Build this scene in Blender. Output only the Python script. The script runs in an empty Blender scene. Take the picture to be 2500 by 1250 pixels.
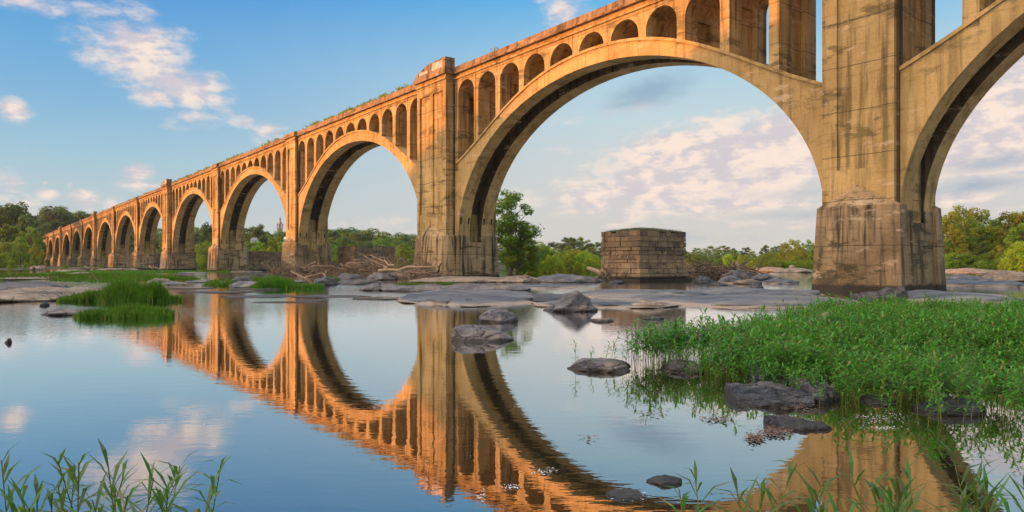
import bpy, math, random
import numpy as np
from mathutils import Vector, Matrix, noise as mnoise

R = math.radians
SC = bpy.context.scene
COL = SC.collection
rng = random.Random(7)
NP = np.random.default_rng(7)

# ------------------------------------------------------------------ camera
EYE, FOC, HZ, CX = 1.38, 1700.0, 645.0, 1250.0     # eye height (m); focal length, horizon, centre in photo pixels
cd = bpy.data.cameras.new('camera')
cam = bpy.data.objects.new('camera', cd); COL.objects.link(cam)
cam.location = (0, 0, EYE); cam.rotation_euler = (R(90), 0, 0)
cd.sensor_width = 36.0; cd.lens = 36.0 * FOC / 2500.0
cd.shift_y = (HZ - 625.0) / 2500.0
cd.clip_start = 0.05; cd.clip_end = 9000
SC.camera = cam

# ------------------------------------------------------------------ light
SUN_AZ, SUN_EL = R(-100), R(7.0)                    # azimuth from +Y towards +X: low in the west, left of the frame
LDIR = Vector((math.sin(SUN_AZ) * math.cos(SUN_EL), math.cos(SUN_AZ) * math.cos(SUN_EL), math.sin(SUN_EL)))
sl = bpy.data.lights.new('sun', 'SUN'); sl.energy = 4.2; sl.angle = R(0.5); sl.color = (1.0, 0.33, 0.03)
so = bpy.data.objects.new('sun', sl); COL.objects.link(so)
so.rotation_euler = (-LDIR).to_track_quat('-Z', 'Y').to_euler()
SC.view_settings.view_transform = 'Standard'; SC.view_settings.look = 'None'
SC.view_settings.exposure = 0.6; SC.view_settings.gamma = 1.0
SC.cycles.max_bounces = 8; SC.cycles.transparent_max_bounces = 8
SC.cycles.use_denoising = True


class NT:
    """small helper to write node trees"""
    def __init__(self, tree):
        self.t = tree; self.n = tree.nodes; self.l = tree.links

    def node(self, typ, **kw):
        nd = self.n.new(typ)
        for k, v in kw.items():
            setattr(nd, k, v)
        return nd

    def set(self, sock, v):
        if hasattr(v, 'is_output') or isinstance(v, bpy.types.NodeSocket):
            self.l.new(v, sock)
        elif v is not None:
            if sock.type in ('RGBA',) and len(v) == 3:
                v = (*v, 1)
            sock.default_value = v

    def math(self, op, a, b=None, c=None, clamp=False):
        nd = self.node('ShaderNodeMath', operation=op, use_clamp=clamp)
        for i, v in enumerate((a, b, c)):
            if v is not None:
                self.set(nd.inputs[i], v)
        return nd.outputs[0]

    def vmath(self, op, a, b=None):
        nd = self.node('ShaderNodeVectorMath', operation=op)
        self.set(nd.inputs[0], a)
        if b is not None:
            self.set(nd.inputs[1], b)
        return nd.outputs[0]

    def mix(self, fac, a, b, blend='MIX'):
        nd = self.node('ShaderNodeMix', data_type='RGBA', blend_type=blend)
        self.set(nd.inputs[0], fac); self.set(nd.inputs[6], a); self.set(nd.inputs[7], b)
        return nd.outputs[2]

    def noise(self, vec, scale, detail=4, rough=0.55, dist=0.0, col=False):
        nd = self.node('ShaderNodeTexNoise')
        if vec is not None:
            self.l.new(vec, nd.inputs['Vector'])
        nd.inputs['Scale'].default_value = scale; nd.inputs['Detail'].default_value = detail
        nd.inputs['Roughness'].default_value = rough; nd.inputs['Distortion'].default_value = dist
        return nd.outputs['Color' if col else 'Fac']

    def mapping(self, vec, loc=(0, 0, 0), rot=(0, 0, 0), scale=(1, 1, 1), typ='POINT'):
        nd = self.node('ShaderNodeMapping', vector_type=typ)
        self.l.new(vec, nd.inputs['Vector'])
        nd.inputs['Location'].default_value = loc; nd.inputs['Rotation'].default_value = rot
        nd.inputs['Scale'].default_value = scale
        return nd.outputs[0]

    def ramp(self, fac, stops, interp='LINEAR'):
        nd = self.node('ShaderNodeValToRGB'); cr = nd.color_ramp; cr.interpolation = interp
        while len(cr.elements) < len(stops):
            cr.elements.new(0.5)
        for e, (p, c) in zip(cr.elements, stops):
            e.position = p; e.color = (*c, 1) if len(c) == 3 else c
        self.set(nd.inputs[0], fac)
        return nd.outputs[0]

    def node_rgb(self, v):
        nd = self.node('ShaderNodeCombineXYZ')
        for i in range(3):
            self.set(nd.inputs[i], v)
        return nd.outputs[0]

    def range(self, v, a, b, c=0.0, d=1.0, smooth=True):
        nd = self.node('ShaderNodeMapRange', interpolation_type='SMOOTHSTEP' if smooth else 'LINEAR')
        self.set(nd.inputs[0], v)
        for i, x in enumerate((a, b, c, d)):
            self.set(nd.inputs[i + 1], x)
        return nd.outputs[0]


def lin(r, g, b):
    f = lambda c: (c / 255) / 12.92 if c / 255 <= 0.04045 else ((c / 255 + 0.055) / 1.055) ** 2.4
    return (f(r), f(g), f(b))


# ------------------------------------------------------------------ sky: Nishita plus evening clouds placed by azimuth and elevation
SC.world = bpy.data.worlds.new('World'); SC.world.use_nodes = True
w = NT(SC.world.node_tree); w.n.clear()
tc = w.node('ShaderNodeTexCoord')
sep = w.node('ShaderNodeSeparateXYZ'); w.l.new(tc.outputs['Generated'], sep.inputs[0])
az = w.math('ARCTAN2', sep.outputs[0], sep.outputs[1])
el = w.math('ARCSINE', sep.outputs[2])
ela = w.math('ABSOLUTE', el)
nish = w.node('ShaderNodeTexSky', sky_type='NISHITA', sun_disc=False, sun_elevation=SUN_EL, sun_rotation=SUN_AZ,
              air_density=1.0, dust_density=1.0, ozone_density=1.5)
nis = w.mix(1.0, nish.outputs[0], (0.12, 0.12, 0.12), 'MULTIPLY')
ELN = w.math('DIVIDE', ela, 1.5708)
grad = w.ramp(ELN, [(0.0, lin(218, 212, 206)), (0.035, lin(214, 212, 208)), (0.09, lin(211, 217, 216)), (0.13, lin(198, 219, 226)), (0.17, lin(176, 212, 230)),
                    (0.23, lin(104, 186, 236)), (1.0, lin(58, 112, 178))])
# bluer to the west, paler towards the east of the frame
west = w.range(az, 0.22, -0.62)
grad2 = w.ramp(ELN, [(0.0, lin(206, 204, 200)), (0.035, lin(194, 207, 210)), (0.09, lin(158, 200, 220)), (0.13, lin(130, 184, 222)), (0.17, lin(106, 174, 224)),
                     (0.24, lin(60, 142, 218)), (1.0, lin(48, 104, 176))])
blue = w.mix(west, grad, grad2)
sky = w.mix(0.06, blue, nis)
comb = w.node('ShaderNodeCombineXYZ'); w.l.new(az, comb.inputs[0]); w.l.new(el, comb.inputs[1])
AE = comb.outputs[0]


def px_ae(x, y):
    X, Z = (x - CX) / FOC, (HZ - y) / FOC
    return math.atan2(X, 1), math.atan2(Z, math.hypot(X, 1))


def blob(x, y, rx, ry, rot=0.0, k=1.0):
    a, e = px_ae(x, y)
    s = math.cos(a) ** 2
    m = w.mapping(AE, (a, e, 0), (0, 0, R(rot)), (rx / FOC * s * 1.4, ry / FOC * 1.4, 1), 'TEXTURE')
    g = w.node('ShaderNodeTexGradient', gradient_type='SPHERICAL'); w.l.new(m, g.inputs[0])
    return w.math('MULTIPLY', g.outputs['Fac'], k) if k != 1 else g.outputs['Fac']


def union(lst):
    r = lst[0]
    for b in lst[1:]:
        r = w.math('MAXIMUM', r, b)
    return r


white = union([blob(345, 125, 175, 95, -28), blob(420, 195, 190, 70, -14), blob(380, 235, 90, 40, -5, .9), blob(300, 75, 80, 40, -20), blob(250, 30, 170, 40, -8, .75),
               blob(60, 8, 180, 22, 0, .75), blob(35, 268, 50, 28, 0, .9), blob(470, 290, 100, 36, 0, .65), blob(650, 318, 60, 30, 0, .85),
               blob(600, 300, 50, 22, 0, .75), blob(335, 418, 48, 26, 0, 1), blob(330, 448, 70, 20, 0, .7), blob(205, 487, 50, 26, 0, .95), blob(115, 472, 36, 20, 0, .95),
               blob(30, 440, 60, 26, 0, .95), blob(60, 505, 120, 34, 0, .6), blob(110, 446, 16, 12, 0, .8), blob(170, 454, 14, 10, 0, .8), blob(275, 500, 36, 20, 0, .8),
               blob(1375, 18, 60, 60, 0, .95), blob(1400, -30, 120, 60, 0, .9),
               blob(1760, 410, 370, 110, 8, 1.7), blob(1900, 370, 280, 95, 10, 1.7), blob(1580, 458, 290, 60, 4, 1.3), blob(1420, 490, 160, 30, 3, .6),
               blob(1360, 365, 110, 24, 4, .5), blob(2420, 300, 280, 140, 14, 1.8), blob(2450, 220, 150, 75, 10, 1.5), blob(2350, 480, 260, 40, 0, .8), blob(1850, 500, 320, 34, 0, .75),
               blob(1900, 545, 300, 26, 0, .6), blob(1480, 275, 130, 26, 8, .55), blob(980, 545, 260, 40, 0, .35)])
grey = union([blob(1590, 222, 150, 42, 14, 1), blob(1520, 255, 110, 22, 10, .8), blob(2420, 400, 240, 26, 6, .9), blob(2400, 450, 220, 28, 4, 1),
              blob(1950, 470, 220, 26, 4, .6), blob(1700, 490, 220, 22, 4, .5), blob(1950, 525, 240, 22, 0, .7), blob(1700, 580, 420, 30, 0, .55), blob(1900, 420, 120, 30, 6, .5)])
AEs = w.mapping(AE, scale=(1.0, 2.0, 1.0))
n1 = w.noise(AEs, 7, 9, 0.62, 0.25)
n2 = w.noise(w.mapping(AE, (3.1, 1.7, 0), (0, 0, R(-12)), (1.0, 2.4, 1)), 24, 7, 0.62, 0.2)
nn = w.math('ADD', w.math('MULTIPLY', n1, 0.62), w.math('MULTIPLY', n2, 0.38))
nb = w.math('MULTIPLY', w.math('SUBTRACT', nn, 0.5), 2.3)
dw = w.range(w.math('ADD', white, w.math('MULTIPLY', nb, 1.12)), 0.22, 0.88)
dw = w.math('MULTIPLY', dw, w.range(white, 0.02, 0.25))
dg = w.range(w.math('ADD', grey, w.math('MULTIPLY', nb, 0.8)), 0.22, 1.05)
dg = w.math('MULTIPLY', dg, w.range(grey, 0.02, 0.25))
# thin far cloud elsewhere round the sky so that other directions are not empty
away = w.range(w.math('ABSOLUTE', az), 0.75, 1.0)
n3 = w.noise(w.mapping(AE, (9, 4, 0), scale=(1, 2.2, 1)), 3.5, 7, 0.6, 0.6)
dw = w.math('MAXIMUM', dw, w.math('MULTIPLY', w.math('MULTIPLY', w.range(n3, 0.5, 0.7), away), 0.8))
n1b = w.noise(w.mapping(AE, (0.022, -0.022, 0), scale=(1.0, 2.0, 1.0)), 7, 9, 0.62, 0.25)
n2b = w.noise(w.mapping(AE, (3.112, 1.69, 0), (0, 0, R(-12)), (1.0, 2.4, 1)), 24, 7, 0.62, 0.2)
shade = w.math('ADD', w.math('SUBTRACT', n1, n1b), w.math('MULTIPLY', w.math('SUBTRACT', n2, n2b), 0.6))
ccol = w.mix(w.range(shade, -0.10, 0.09), lin(214, 204, 210), lin(255, 233, 217))
sky = w.mix(w.math('MULTIPLY', dw, 0.92), sky, ccol)
sky = w.mix(w.math('MULTIPLY', dg, 0.72), sky, lin(142, 170, 196))
# below the horizon: dull ground tone
below = w.range(el, -0.02, -0.08)
sky = w.mix(below, sky, lin(120, 120, 100))
# fill light added to unseen sky: warm glow round the low sun, brighter overhead
sd = w.node('ShaderNodeVectorMath', operation='DOT_PRODUCT'); w.l.new(tc.outputs['Generated'], sd.inputs[0]); sd.inputs[1].default_value = LDIR
glow = w.math('POWER', w.math('MAXIMUM', sd.outputs['Value'], 0.0), 3.0)
glow = w.math('MULTIPLY', glow, w.range(az, R(-42), R(-75)))
sky = w.mix(glow, sky, w.mix(1.0, sky, (3.1, 2.15, 1.35), 'ADD'))
hw_ = w.node('ShaderNodeVectorMath', operation='DOT_PRODUCT'); w.l.new(tc.outputs['Generated'], hw_.inputs[0]); hw_.inputs[1].default_value = (math.sin(SUN_AZ), math.cos(SUN_AZ), 0)
high = w.math('MULTIPLY', w.range(el, R(26), R(55)), w.range(hw_.outputs['Value'], -0.55, 0.60, 0.03, 1.30))
hadd = w.mix(1.0, (2.6, 2.25, 1.8), w.node_rgb(high), 'MULTIPLY')
sky = w.mix(1.0, sky, hadd, 'ADD')
bg = w.node('ShaderNodeBackground'); w.l.new(sky, bg.inputs[0]); bg.inputs[1].default_value = 0.66
wo = w.node('ShaderNodeOutputWorld'); w.l.new(bg.outputs[0], wo.inputs[0])


# ------------------------------------------------------------------ object helpers
def G(x, y, z=0.0):
    """ground point (height z) that stands at photo position x, y: used to lay out the plan"""
    d = FOC * (EYE - z) / (y - HZ)
    return Vector(((x - CX) * d / FOC, d, z))


def PD(x, d):
    return (x - CX) * d / FOC


def link(o, parent=None):
    COL.objects.link(o)
    if parent is not None:
        o.parent = parent
    return o


def tag(o, label=None, cat=None, group=None, kind=None):
    if label: o['label'] = label
    if cat: o['category'] = cat
    if group: o['group'] = group
    if kind: o['kind'] = kind
    return o


def empty(name, loc=(0, 0, 0), rz=0.0):
    o = bpy.data.objects.new(name, None); o.location = loc; o.rotation_euler = (0, 0, rz)
    o.empty_display_size = 0.2
    return link(o)


class MB:
    def __init__(self):
        self.v = []; self.f = []

    def add(self, vs, fs):
        b = len(self.v); self.v.extend(vs); self.f.extend([tuple(i + b for i in f) for f in fs])

    def box(self, x0, x1, y0, y1, z0, z1):
        self.add([(x0, y0, z0), (x1, y0, z0), (x1, y1, z0), (x0, y1, z0), (x0, y0, z1), (x1, y0, z1), (x1, y1, z1), (x0, y1, z1)],
                 [(3, 2, 1, 0), (4, 5, 6, 7), (0, 1, 5, 4), (1, 2, 6, 5), (2, 3, 7, 6), (3, 0, 4, 7)])

    def prism(self, bot, top, cap=True):
        n = len(bot)
        fs = [(i, (i + 1) % n, n + (i + 1) % n, n + i) for i in range(n)]
        if cap:
            fs += [tuple(range(n))[::-1], tuple(range(n, 2 * n))]
        self.add(list(bot) + list(top), fs)

    def tube(self, pts, rad, n=6, cap=True):
        pts = [Vector(p) for p in pts]; m = len(pts)
        vs = []; fs = []
        for i, p in enumerate(pts):
            d = (pts[min(i + 1, m - 1)] - pts[max(i - 1, 0)]).normalized()
            a = d.orthogonal().normalized() if i == 0 else (a - d * a.dot(d)).normalized()
            b = d.cross(a)
            r = rad[i] if hasattr(rad, '__len__') else rad
            for k in range(n):
                t = 2 * math.pi * k / n
                vs.append(tuple(p + (a * math.cos(t) + b * math.sin(t)) * r))
        for i in range(m - 1):
            for k in range(n):
                fs.append((i * n + k, i * n + (k + 1) % n, (i + 1) * n + (k + 1) % n, (i + 1) * n + k))
        if cap:
            fs += [tuple(range(n))[::-1], tuple(range((m - 1) * n, m * n))]
        self.add(vs, fs)

    def mesh(self, name, mat, smooth=False):
        me = bpy.data.meshes.new(name); me.from_pydata([tuple(p) for p in self.v], [], self.f)
        if mat: me.materials.append(mat)
        if smooth:
            me.polygons.foreach_set('use_smooth', [True] * len(me.polygons))
        me.update()
        return me

    def build(self, name, mat, parent=None, smooth=False):
        return link(bpy.data.objects.new(name, self.mesh(name, mat, smooth)), parent)


def quads_mesh(name, V, mat, smooth=False):
    """V: (n,4,3) quads, or (n,k,4,3) flattened"""
    V = np.asarray(V, dtype=np.float32).reshape(-1, 4, 3); n = len(V)
    me = bpy.data.meshes.new(name)
    me.vertices.add(n * 4); me.vertices.foreach_set('co', V.ravel())
    me.loops.add(n * 4); me.loops.foreach_set('vertex_index', np.arange(n * 4, dtype=np.int32))
    me.polygons.add(n); me.polygons.foreach_set('loop_start', np.arange(0, n * 4, 4, dtype=np.int32))
    me.polygons.foreach_set('loop_total', np.full(n, 4, dtype=np.int32))
    me.materials.append(mat); me.update(calc_edges=True)
    return me


# ------------------------------------------------------------------ materials
def mat(name):
    m = bpy.data.materials.new(name); m.use_nodes = True
    t = NT(m.node_tree); t.n.clear()
    return m, t


def finish(t, color, rough=0.85, bump=None, bstr=0.3, bdist=0.05, spec=0.3):
    p = t.node('ShaderNodeBsdfPrincipled'); t.set(p.inputs['Base Color'], color); t.set(p.inputs['Roughness'], rough)
    p.inputs['Specular IOR Level'].default_value = spec
    if bump is not None:
        b = t.node('ShaderNodeBump'); b.inputs['Strength'].default_value = bstr; b.inputs['Distance'].default_value = bdist
        t.l.new(bump, b.inputs['Height']); t.l.new(b.outputs[0], p.inputs['Normal'])
    o = t.node('ShaderNodeOutputMaterial'); t.l.new(p.outputs[0], o.inputs[0])
    return p


def concrete(name, ref, base, dark, light, joints=True, stain=0.5, wet=True, olive=0.0):
    m, t = mat(name)
    c = t.node('ShaderNodeTexCoord'); c.object = ref; P = c.outputs['Object']
    s = t.node('ShaderNodeSeparateXYZ'); t.l.new(P, s.inputs[0])
    big = t.noise(P, 0.22, 5, 0.6, 0.4)
    streak = t.noise(t.mapping(P, scale=(2.2, 2.2, 0.16)), 1.0, 5, 0.6, 0.3)
    streak2 = t.noise(t.mapping(P, (5, 3, 1), scale=(7, 7, 0.25)), 1.0, 3, 0.6)
    board = t.noise(t.mapping(P, scale=(0.35, 0.35, 7.0)), 1.0, 3, 0.6)
    fine = t.noise(P, 9, 5, 0.65)
    col = t.mix(t.range(big, 0.32, 0.66), base, light)
    col = t.mix(t.math('MULTIPLY', t.range(streak, 0.46, 0.68), stain), col, dark)
    col = t.mix(t.math('MULTIPLY', t.range(streak2, 0.56, 0.75), stain * 0.6), col, dark)
    col = t.mix(t.math('MULTIPLY', t.range(board, 0.55, 0.72), 0.35 * stain + .1), col, dark)
    col = t.mix(t.math('MULTIPLY', t.range(fine, 0.45, 0.75), 0.3), col, dark)
    blot = t.noise(t.mapping(P, (2, 9, 4), scale=(0.34, 0.34, 1.25)), 0.9, 9, 0.72, 0.15)
    col = t.mix(t.math('MULTIPLY', t.range(blot, 0.53, 0.61), 0.88 * stain), col, t.mix(0.5, dark, (0.09, 0.075, 0.03)))
    bay = t.noise(t.mapping(P, (31, 4, 9), scale=(.05, .05, .07)), 1.0, 3, .6)
    col = t.mix(t.range(bay, .40, .62, 0, .55), col, t.mix(1.0, col, (.62, .62, .66), 'MULTIPLY'))
    if olive:
        ol = t.noise(t.mapping(P, (7, 1, 2), scale=(0.55, 0.55, 0.16)), 1.0, 6, 0.62, 0.1)
        col = t.mix(t.math('MULTIPLY', t.range(ol, 0.5, 0.66), olive), col, (0.23, 0.16, 0.045))
    pale = t.noise(t.mapping(P, (1, 2, 8), scale=(0.5, 0.5, 1.7)), 0.9, 9, 0.74, 0.1)
    col = t.mix(t.math('MULTIPLY', t.range(pale, 0.57, 0.64), 0.55), col, (0.62, 0.43, 0.27))
    h = t.math('ADD', fine, t.math('MULTIPLY', board, 0.6))
    if joints:
        zz = t.math('ADD', s.outputs[2], t.math('MULTIPLY', t.noise(P, 0.5, 2), 0.12))
        fr = t.math('FRACT', t.math('DIVIDE', zz, 2.35))
        j = t.math('LESS_THAN', fr, 0.022)
        col = t.mix(t.math('MULTIPLY', j, t.range(big, 0.25, 0.6, 0.35, 0.75)), col, (0.05, 0.038, 0.025))
        h = t.math('SUBTRACT', h, t.math('MULTIPLY', j, 1.5))
    if wet:
        zn = t.math('ADD', s.outputs[2], t.math('MULTIPLY', t.math('SUBTRACT', streak, 0.5), 0.5))
        col = t.mix(t.range(zn, 0.42, 0.22), col, (0.045, 0.035, 0.025))
    finish(t, col, 0.9, h, 0.35, 0.03, 0.2)
    return m


def simple(name, c1, c2, scale=3.0, rough=0.85, c3=None, bstr=0.4, bd=0.03, stretch=(1, 1, 1), spec=0.3, detail=5, obj=True, lohi=(0.35, 0.65)):
    m, t = mat(name)
    c = t.node('ShaderNodeTexCoord') if obj else t.node('ShaderNodeNewGeometry')
    P = t.mapping(c.outputs['Object' if obj else 'Position'], scale=stretch)
    n = t.noise(P, scale, detail, 0.62, 0.3)
    col = t.mix(t.range(n, *lohi), c1, c2)
    if c3 is not None:
        col = t.mix(t.range(t.noise(P, scale * 0.37, 5, 0.6), 0.52, 0.68), col, c3)
    f = t.noise(P, scale * 5, 5, 0.65)
    if name.startswith('rock'):
        g = t.node('ShaderNodeNewGeometry'); sp = t.node('ShaderNodeSeparateXYZ'); t.l.new(g.outputs['Position'], sp.inputs[0])
        zz = t.math('ADD', sp.outputs[2], t.math('MULTIPLY', t.math('SUBTRACT', n, 0.5), 0.10))
        vo = t.node('ShaderNodeTexVoronoi', feature='DISTANCE_TO_EDGE'); vo.inputs['Scale'].default_value = 1.0
        t.l.new(t.vmath('ADD', t.mapping(P, scale=(1.3, 1.3, 2.6)), t.vmath('MULTIPLY', t.noise(P, 1.5, 4, .6, col=True), (.5, .5, .5))), vo.inputs['Vector'])
        crack = t.range(vo.outputs['Distance'], 0.035, 0.0)
        col = t.mix(t.math('MULTIPLY', crack, 0.8), col, (0.012, 0.010, 0.009))
        col = t.mix(t.math('MULTIPLY', t.range(f, 0.52, 0.7), 0.45), col, tuple(min(.5, x * 2.2 + .02) for x in c2))
        col = t.mix(t.math('MULTIPLY', t.range(zz, 0.075, 0.035), 0.85), col, (0.016, 0.013, 0.011))
        f = t.math('SUBTRACT', f, t.math('MULTIPLY', crack, 1.5))
    finish(t, col, rough, t.math('ADD', n, t.math('MULTIPLY', f, 0.4)), bstr, bd, spec)
    return m


def leafmat(name, c1, c2, c3, trans=0.35, nscale=0.5, rough=0.6, gloss=0.0):
    m, t = mat(name)
    g = t.node('ShaderNodeNewGeometry'); oi = t.node('ShaderNodeObjectInfo')
    n = t.noise(g.outputs['Position'], nscale, 3, 0.6)
    col = t.mix(t.range(n, 0.38, 0.62), c1, c2)
    col = t.mix(t.range(g.outputs['Random Per Island'], 0.35, 1.0, 0, 0.75), col, c3)
    if name in ('willow_leaves', 'grass_blades', 'near_leaves'):
        col = t.mix(t.math('MULTIPLY', t.math('LESS_THAN', g.outputs['Random Per Island'], 0.08), 0.85), col, (0.22, 0.16, 0.05))
    hs = t.node('ShaderNodeHueSaturation'); t.l.new(col, hs.inputs['Color'])
    t.set(hs.inputs['Hue'], t.math('MULTIPLY_ADD', oi.outputs['Random'], 0.05, 0.475))
    t.set(hs.inputs['Value'], t.math('MULTIPLY_ADD', oi.outputs['Random'], 0.5, 0.75))
    p = t.node('ShaderNodeBsdfPrincipled'); t.l.new(hs.outputs[0], p.inputs['Base Color'])
    p.inputs['Roughness'].default_value = rough; p.inputs['Specular IOR Level'].default_value = 0.25 + gloss
    tr = t.node('ShaderNodeBsdfTranslucent'); t.l.new(t.mix(0.5, hs.outputs[0], (0.12, 0.2, 0.01), 'ADD'), tr.inputs[0])
    mx = t.node('ShaderNodeMixShader'); mx.inputs[0].default_value = trans
    t.l.new(p.outputs[0], mx.inputs[1]); t.l.new(tr.outputs[0], mx.inputs[2])
    o = t.node('ShaderNodeOutputMaterial'); t.l.new(mx.outputs[0], o.inputs[0])
    return m


# ------------------------------------------------------------------ water and land
def water_mat():
    m, t = mat('water')
    g = t.node('ShaderNodeNewGeometry'); P = g.outputs['Position']
    calm = t.noise(P, 0.06, 3, 0.5)
    rip = t.noise(t.mapping(P, scale=(1.1, 2.6, 1)), 2.2, 3, 0.55)
    rip2 = t.noise(t.mapping(P, (4, 2, 0), scale=(1.0, 1.7, 1)), 9.0, 2, 0.5)
    sp = t.node('ShaderNodeSeparateXYZ'); t.l.new(P, sp.inputs[0])
    # riffles: left pool and behind the ledges are livelier than the near pool
    far = t.range(sp.outputs[1], 9, 24)
    left = t.range(sp.outputs[0], -3.0, -9.0)
    amp = t.math('ADD', 0.10, t.math('MULTIPLY', far, 0.35))
    amp = t.math('ADD', amp, t.math('MULTIPLY', t.math('MULTIPLY', left, far), t.range(calm, 0.35, 0.65, 0.2, 1.5)))
    hgt = t.math('MULTIPLY', t.math('ADD', rip, t.math('MULTIPLY', rip2, 0.22)), amp)
    b = t.node('ShaderNodeBump'); b.inputs['Strength'].default_value = 0.27; b.inputs['Distance'].default_value = 0.032
    t.l.new(hgt, b.inputs['Height'])
    fr = t.node('ShaderNodeFresnel'); fr.inputs['IOR'].default_value = 1.33; t.l.new(b.outputs[0], fr.inputs['Normal'])
    fac = t.math('MULTIPLY', t.math('POWER', fr.outputs[0], 0.50), 1.24, clamp=True)
    df = t.node('ShaderNodeBsdfDiffuse')
    bed = t.noise(P, 0.7, 4, 0.6)
    t.set(df.inputs[0], t.mix(t.range(bed, 0.35, 0.65), (0.016, 0.014, 0.008), (0.036, 0.027, 0.012)))
    gl = t.node('ShaderNodeBsdfGlossy'); gl.inputs['Roughness'].default_value = 0.0; gl.inputs[0].default_value = (0.98, 0.985, 0.985, 1)
    t.l.new(b.outputs[0], gl.inputs['Normal'])
    mx = t.node('ShaderNodeMixShader'); t.l.new(fac, mx.inputs[0]); t.l.new(df.outputs[0], mx.inputs[1]); t.l.new(gl.outputs[0], mx.inputs[2])
    o = t.node('ShaderNodeOutputMaterial'); t.l.new(mx.outputs[0], o.inputs[0])
    return m


M = {}
M['water'] = water_mat()
wb = MB(); wb.add([(-1500, -60, 0), (1500, -60, 0), (1500, 1600, 0), (-1500, 1600, 0)], [(0, 1, 2, 3)])
tag(wb.build('river_water', M['water']), kind='structure')

M['soil'] = simple('bank_soil', (0.030, 0.045, 0.014), (0.06, 0.075, 0.022), 0.35, 0.95, (0.09, 0.065, 0.04), obj=False)


def sm(a, b, x):
    t = min(1, max(0, (x - a) / (b - a))); return t * t * (3 - 2 * t)


def land(X, Y):
    n = mnoise.noise((X * 0.012, Y * 0.012, 0.3)) * 22 + mnoise.noise((X * 0.05, Y * 0.05, 4.3)) * 6
    ang = X / max(Y, 1)
    # distance to the far bank: nearer on the left and right, farther in the middle
    edge = 265 - 92 * sm(-0.5, -0.72, ang) - 118 * sm(0.5, 0.62, ang) + n
    z = -1.2 + 1.9 * sm(edge - 6, edge + 10, Y)
    lf = sm(-0.05, -0.25, ang)
    z = min(z, .7 - .45 * lf)
    z += 3.0 * sm(edge + 40, edge + 330, Y) * (1 - lf) + lf * 11 * sm(500, 660, Y)
    # wooded bank to the west, left of the frame
    wl = -95 - max(0, Y) * 0.66 + n * .5
    z = max(z, -1.2 + 9.5 * sm(wl + 6, wl - 45, X) if Y > -300 else -1.2)
    # the bank where the camera stands
    z = max(z, -1.2 + 1.35 * sm(1.9 + 0.25 * math.sin(X * 1.7), 0.9, Y))
    return z


def grid_sheet(name, xs, ys, hf, m):
    nx, ny = len(xs), len(ys)
    V = [(x, y, hf(x, y)) for y in ys for x in xs]
    F = [(j * nx + i, j * nx + i + 1, (j + 1) * nx + i + 1, (j + 1) * nx + i) for j in range(ny - 1) for i in range(nx - 1)]
    b = MB(); b.add(V, F); return b.build(name, m, smooth=True)


xs = list(np.linspace(-900, 900, 130)); xs = sorted(xs + list(np.linspace(-14, 14, 40)))
ys = sorted(list(np.linspace(-60, 1500, 110)) + list(np.linspace(0.2, 3.0, 12)))
tag(grid_sheet('terrain', xs, ys, land, M['soil']), kind='structure')

# ------------------------------------------------------------------ bridge
TH = math.atan2(1250 + 65, FOC)
ST, CT = math.sin(TH), math.cos(TH)
BX = 78300.0 / FOC
bridge = empty('railway_bridge', (BX, 0, 0), math.atan2(CT, -ST))
tag(bridge, 'long concrete arch railway bridge with arcaded spandrels, its far arches lit orange by evening sun', 'bridge')


def W(s, wv, z=0.0):
    """bridge coordinates (along, across away from the camera, up) to world"""
    return Vector((BX - ST * s + CT * wv, CT * s + ST * wv, z))


C_BASE, C_DARK, C_LITE = (0.46, 0.282, 0.098), (0.11, 0.068, 0.03), (0.60, 0.385, 0.15)
M['conc'] = concrete('bridge_concrete', bridge, C_BASE, C_DARK, C_LITE, joints=True, stain=0.78, olive=0.6)
M['conc_ring'] = concrete('arch_concrete', bridge, C_BASE, C_DARK, C_LITE, joints=False, stain=0.5, olive=0.3)
M['conc_ped'] = concrete('pedestal_concrete', bridge, (0.25, 0.158, 0.075), (0.05, 0.036, 0.02), (0.47, 0.31, 0.155), joints=True, stain=1.0, olive=0.15)
M['conc_top'] = concrete('parapet_concrete', bridge, (0.27, 0.165, 0.085), (0.09, 0.055, 0.03), (0.37, 0.24, 0.13), joints=False, stain=0.9, wet=False)
M['conc_stain_shade'] = concrete('stained_shade_concrete', bridge, (0.085, 0.058, 0.034), (0.03, 0.022, 0.015), (0.15, 0.105, 0.062), joints=False, stain=0.9)
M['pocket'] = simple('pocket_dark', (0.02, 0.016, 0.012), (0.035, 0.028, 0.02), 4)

BW = 4.0                                    # width of the bridge
SPR, RISE, HS = 3.93, 12.31, 18.0           # springing, rise and half span of the intrados
ex_x = [0, 1.65, 3.3, 5.0, 6.4, 8.2, 9.6, 11.0, 12.7, 14.4, 16.9, 18.2, 22]
ex_z = [17.5, 17.43, 17.25, 16.95, 16.62, 16.07, 15.48, 14.8, 13.9, 12.95, 11.7, 11.05, 9.2]
_co = np.polyfit(np.r_[-np.array(ex_x[::-1]), ex_x], np.r_[ex_z[::-1], ex_z], 8)
EXT = lambda u: float(np.polyval(_co, abs(u)))
Z_HEAD, R_HEAD, PITCH = 17.40, 1.33, 3.335
Z_DECK, Z_CORN, Z_PAR = 18.98, 19.62, 20.12

WIDE = {1, 4, 7, 10}
CP = {-1: 4.5, 0: 45.7, 1: 87.0, 2: 126.7, 3: 166.2, 4: 207.2, 5: 247.2, 6: 288.2, 7: 331.2, 8: 373.0, 9: 415.0, 10: 460.0, 11: 505.0, 12: 549.0, 13: 594.0}
half = lambda k: 2.7 if k in WIDE else 1.85
offs = lambda k: 3.35 if k in WIDE else 1.95


def smb():
    return MB()


def bb(b, s0, s1, w0, w1, z0, z1):
    b.box(s0, s1, -w1, -w0, z0, z1)


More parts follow.
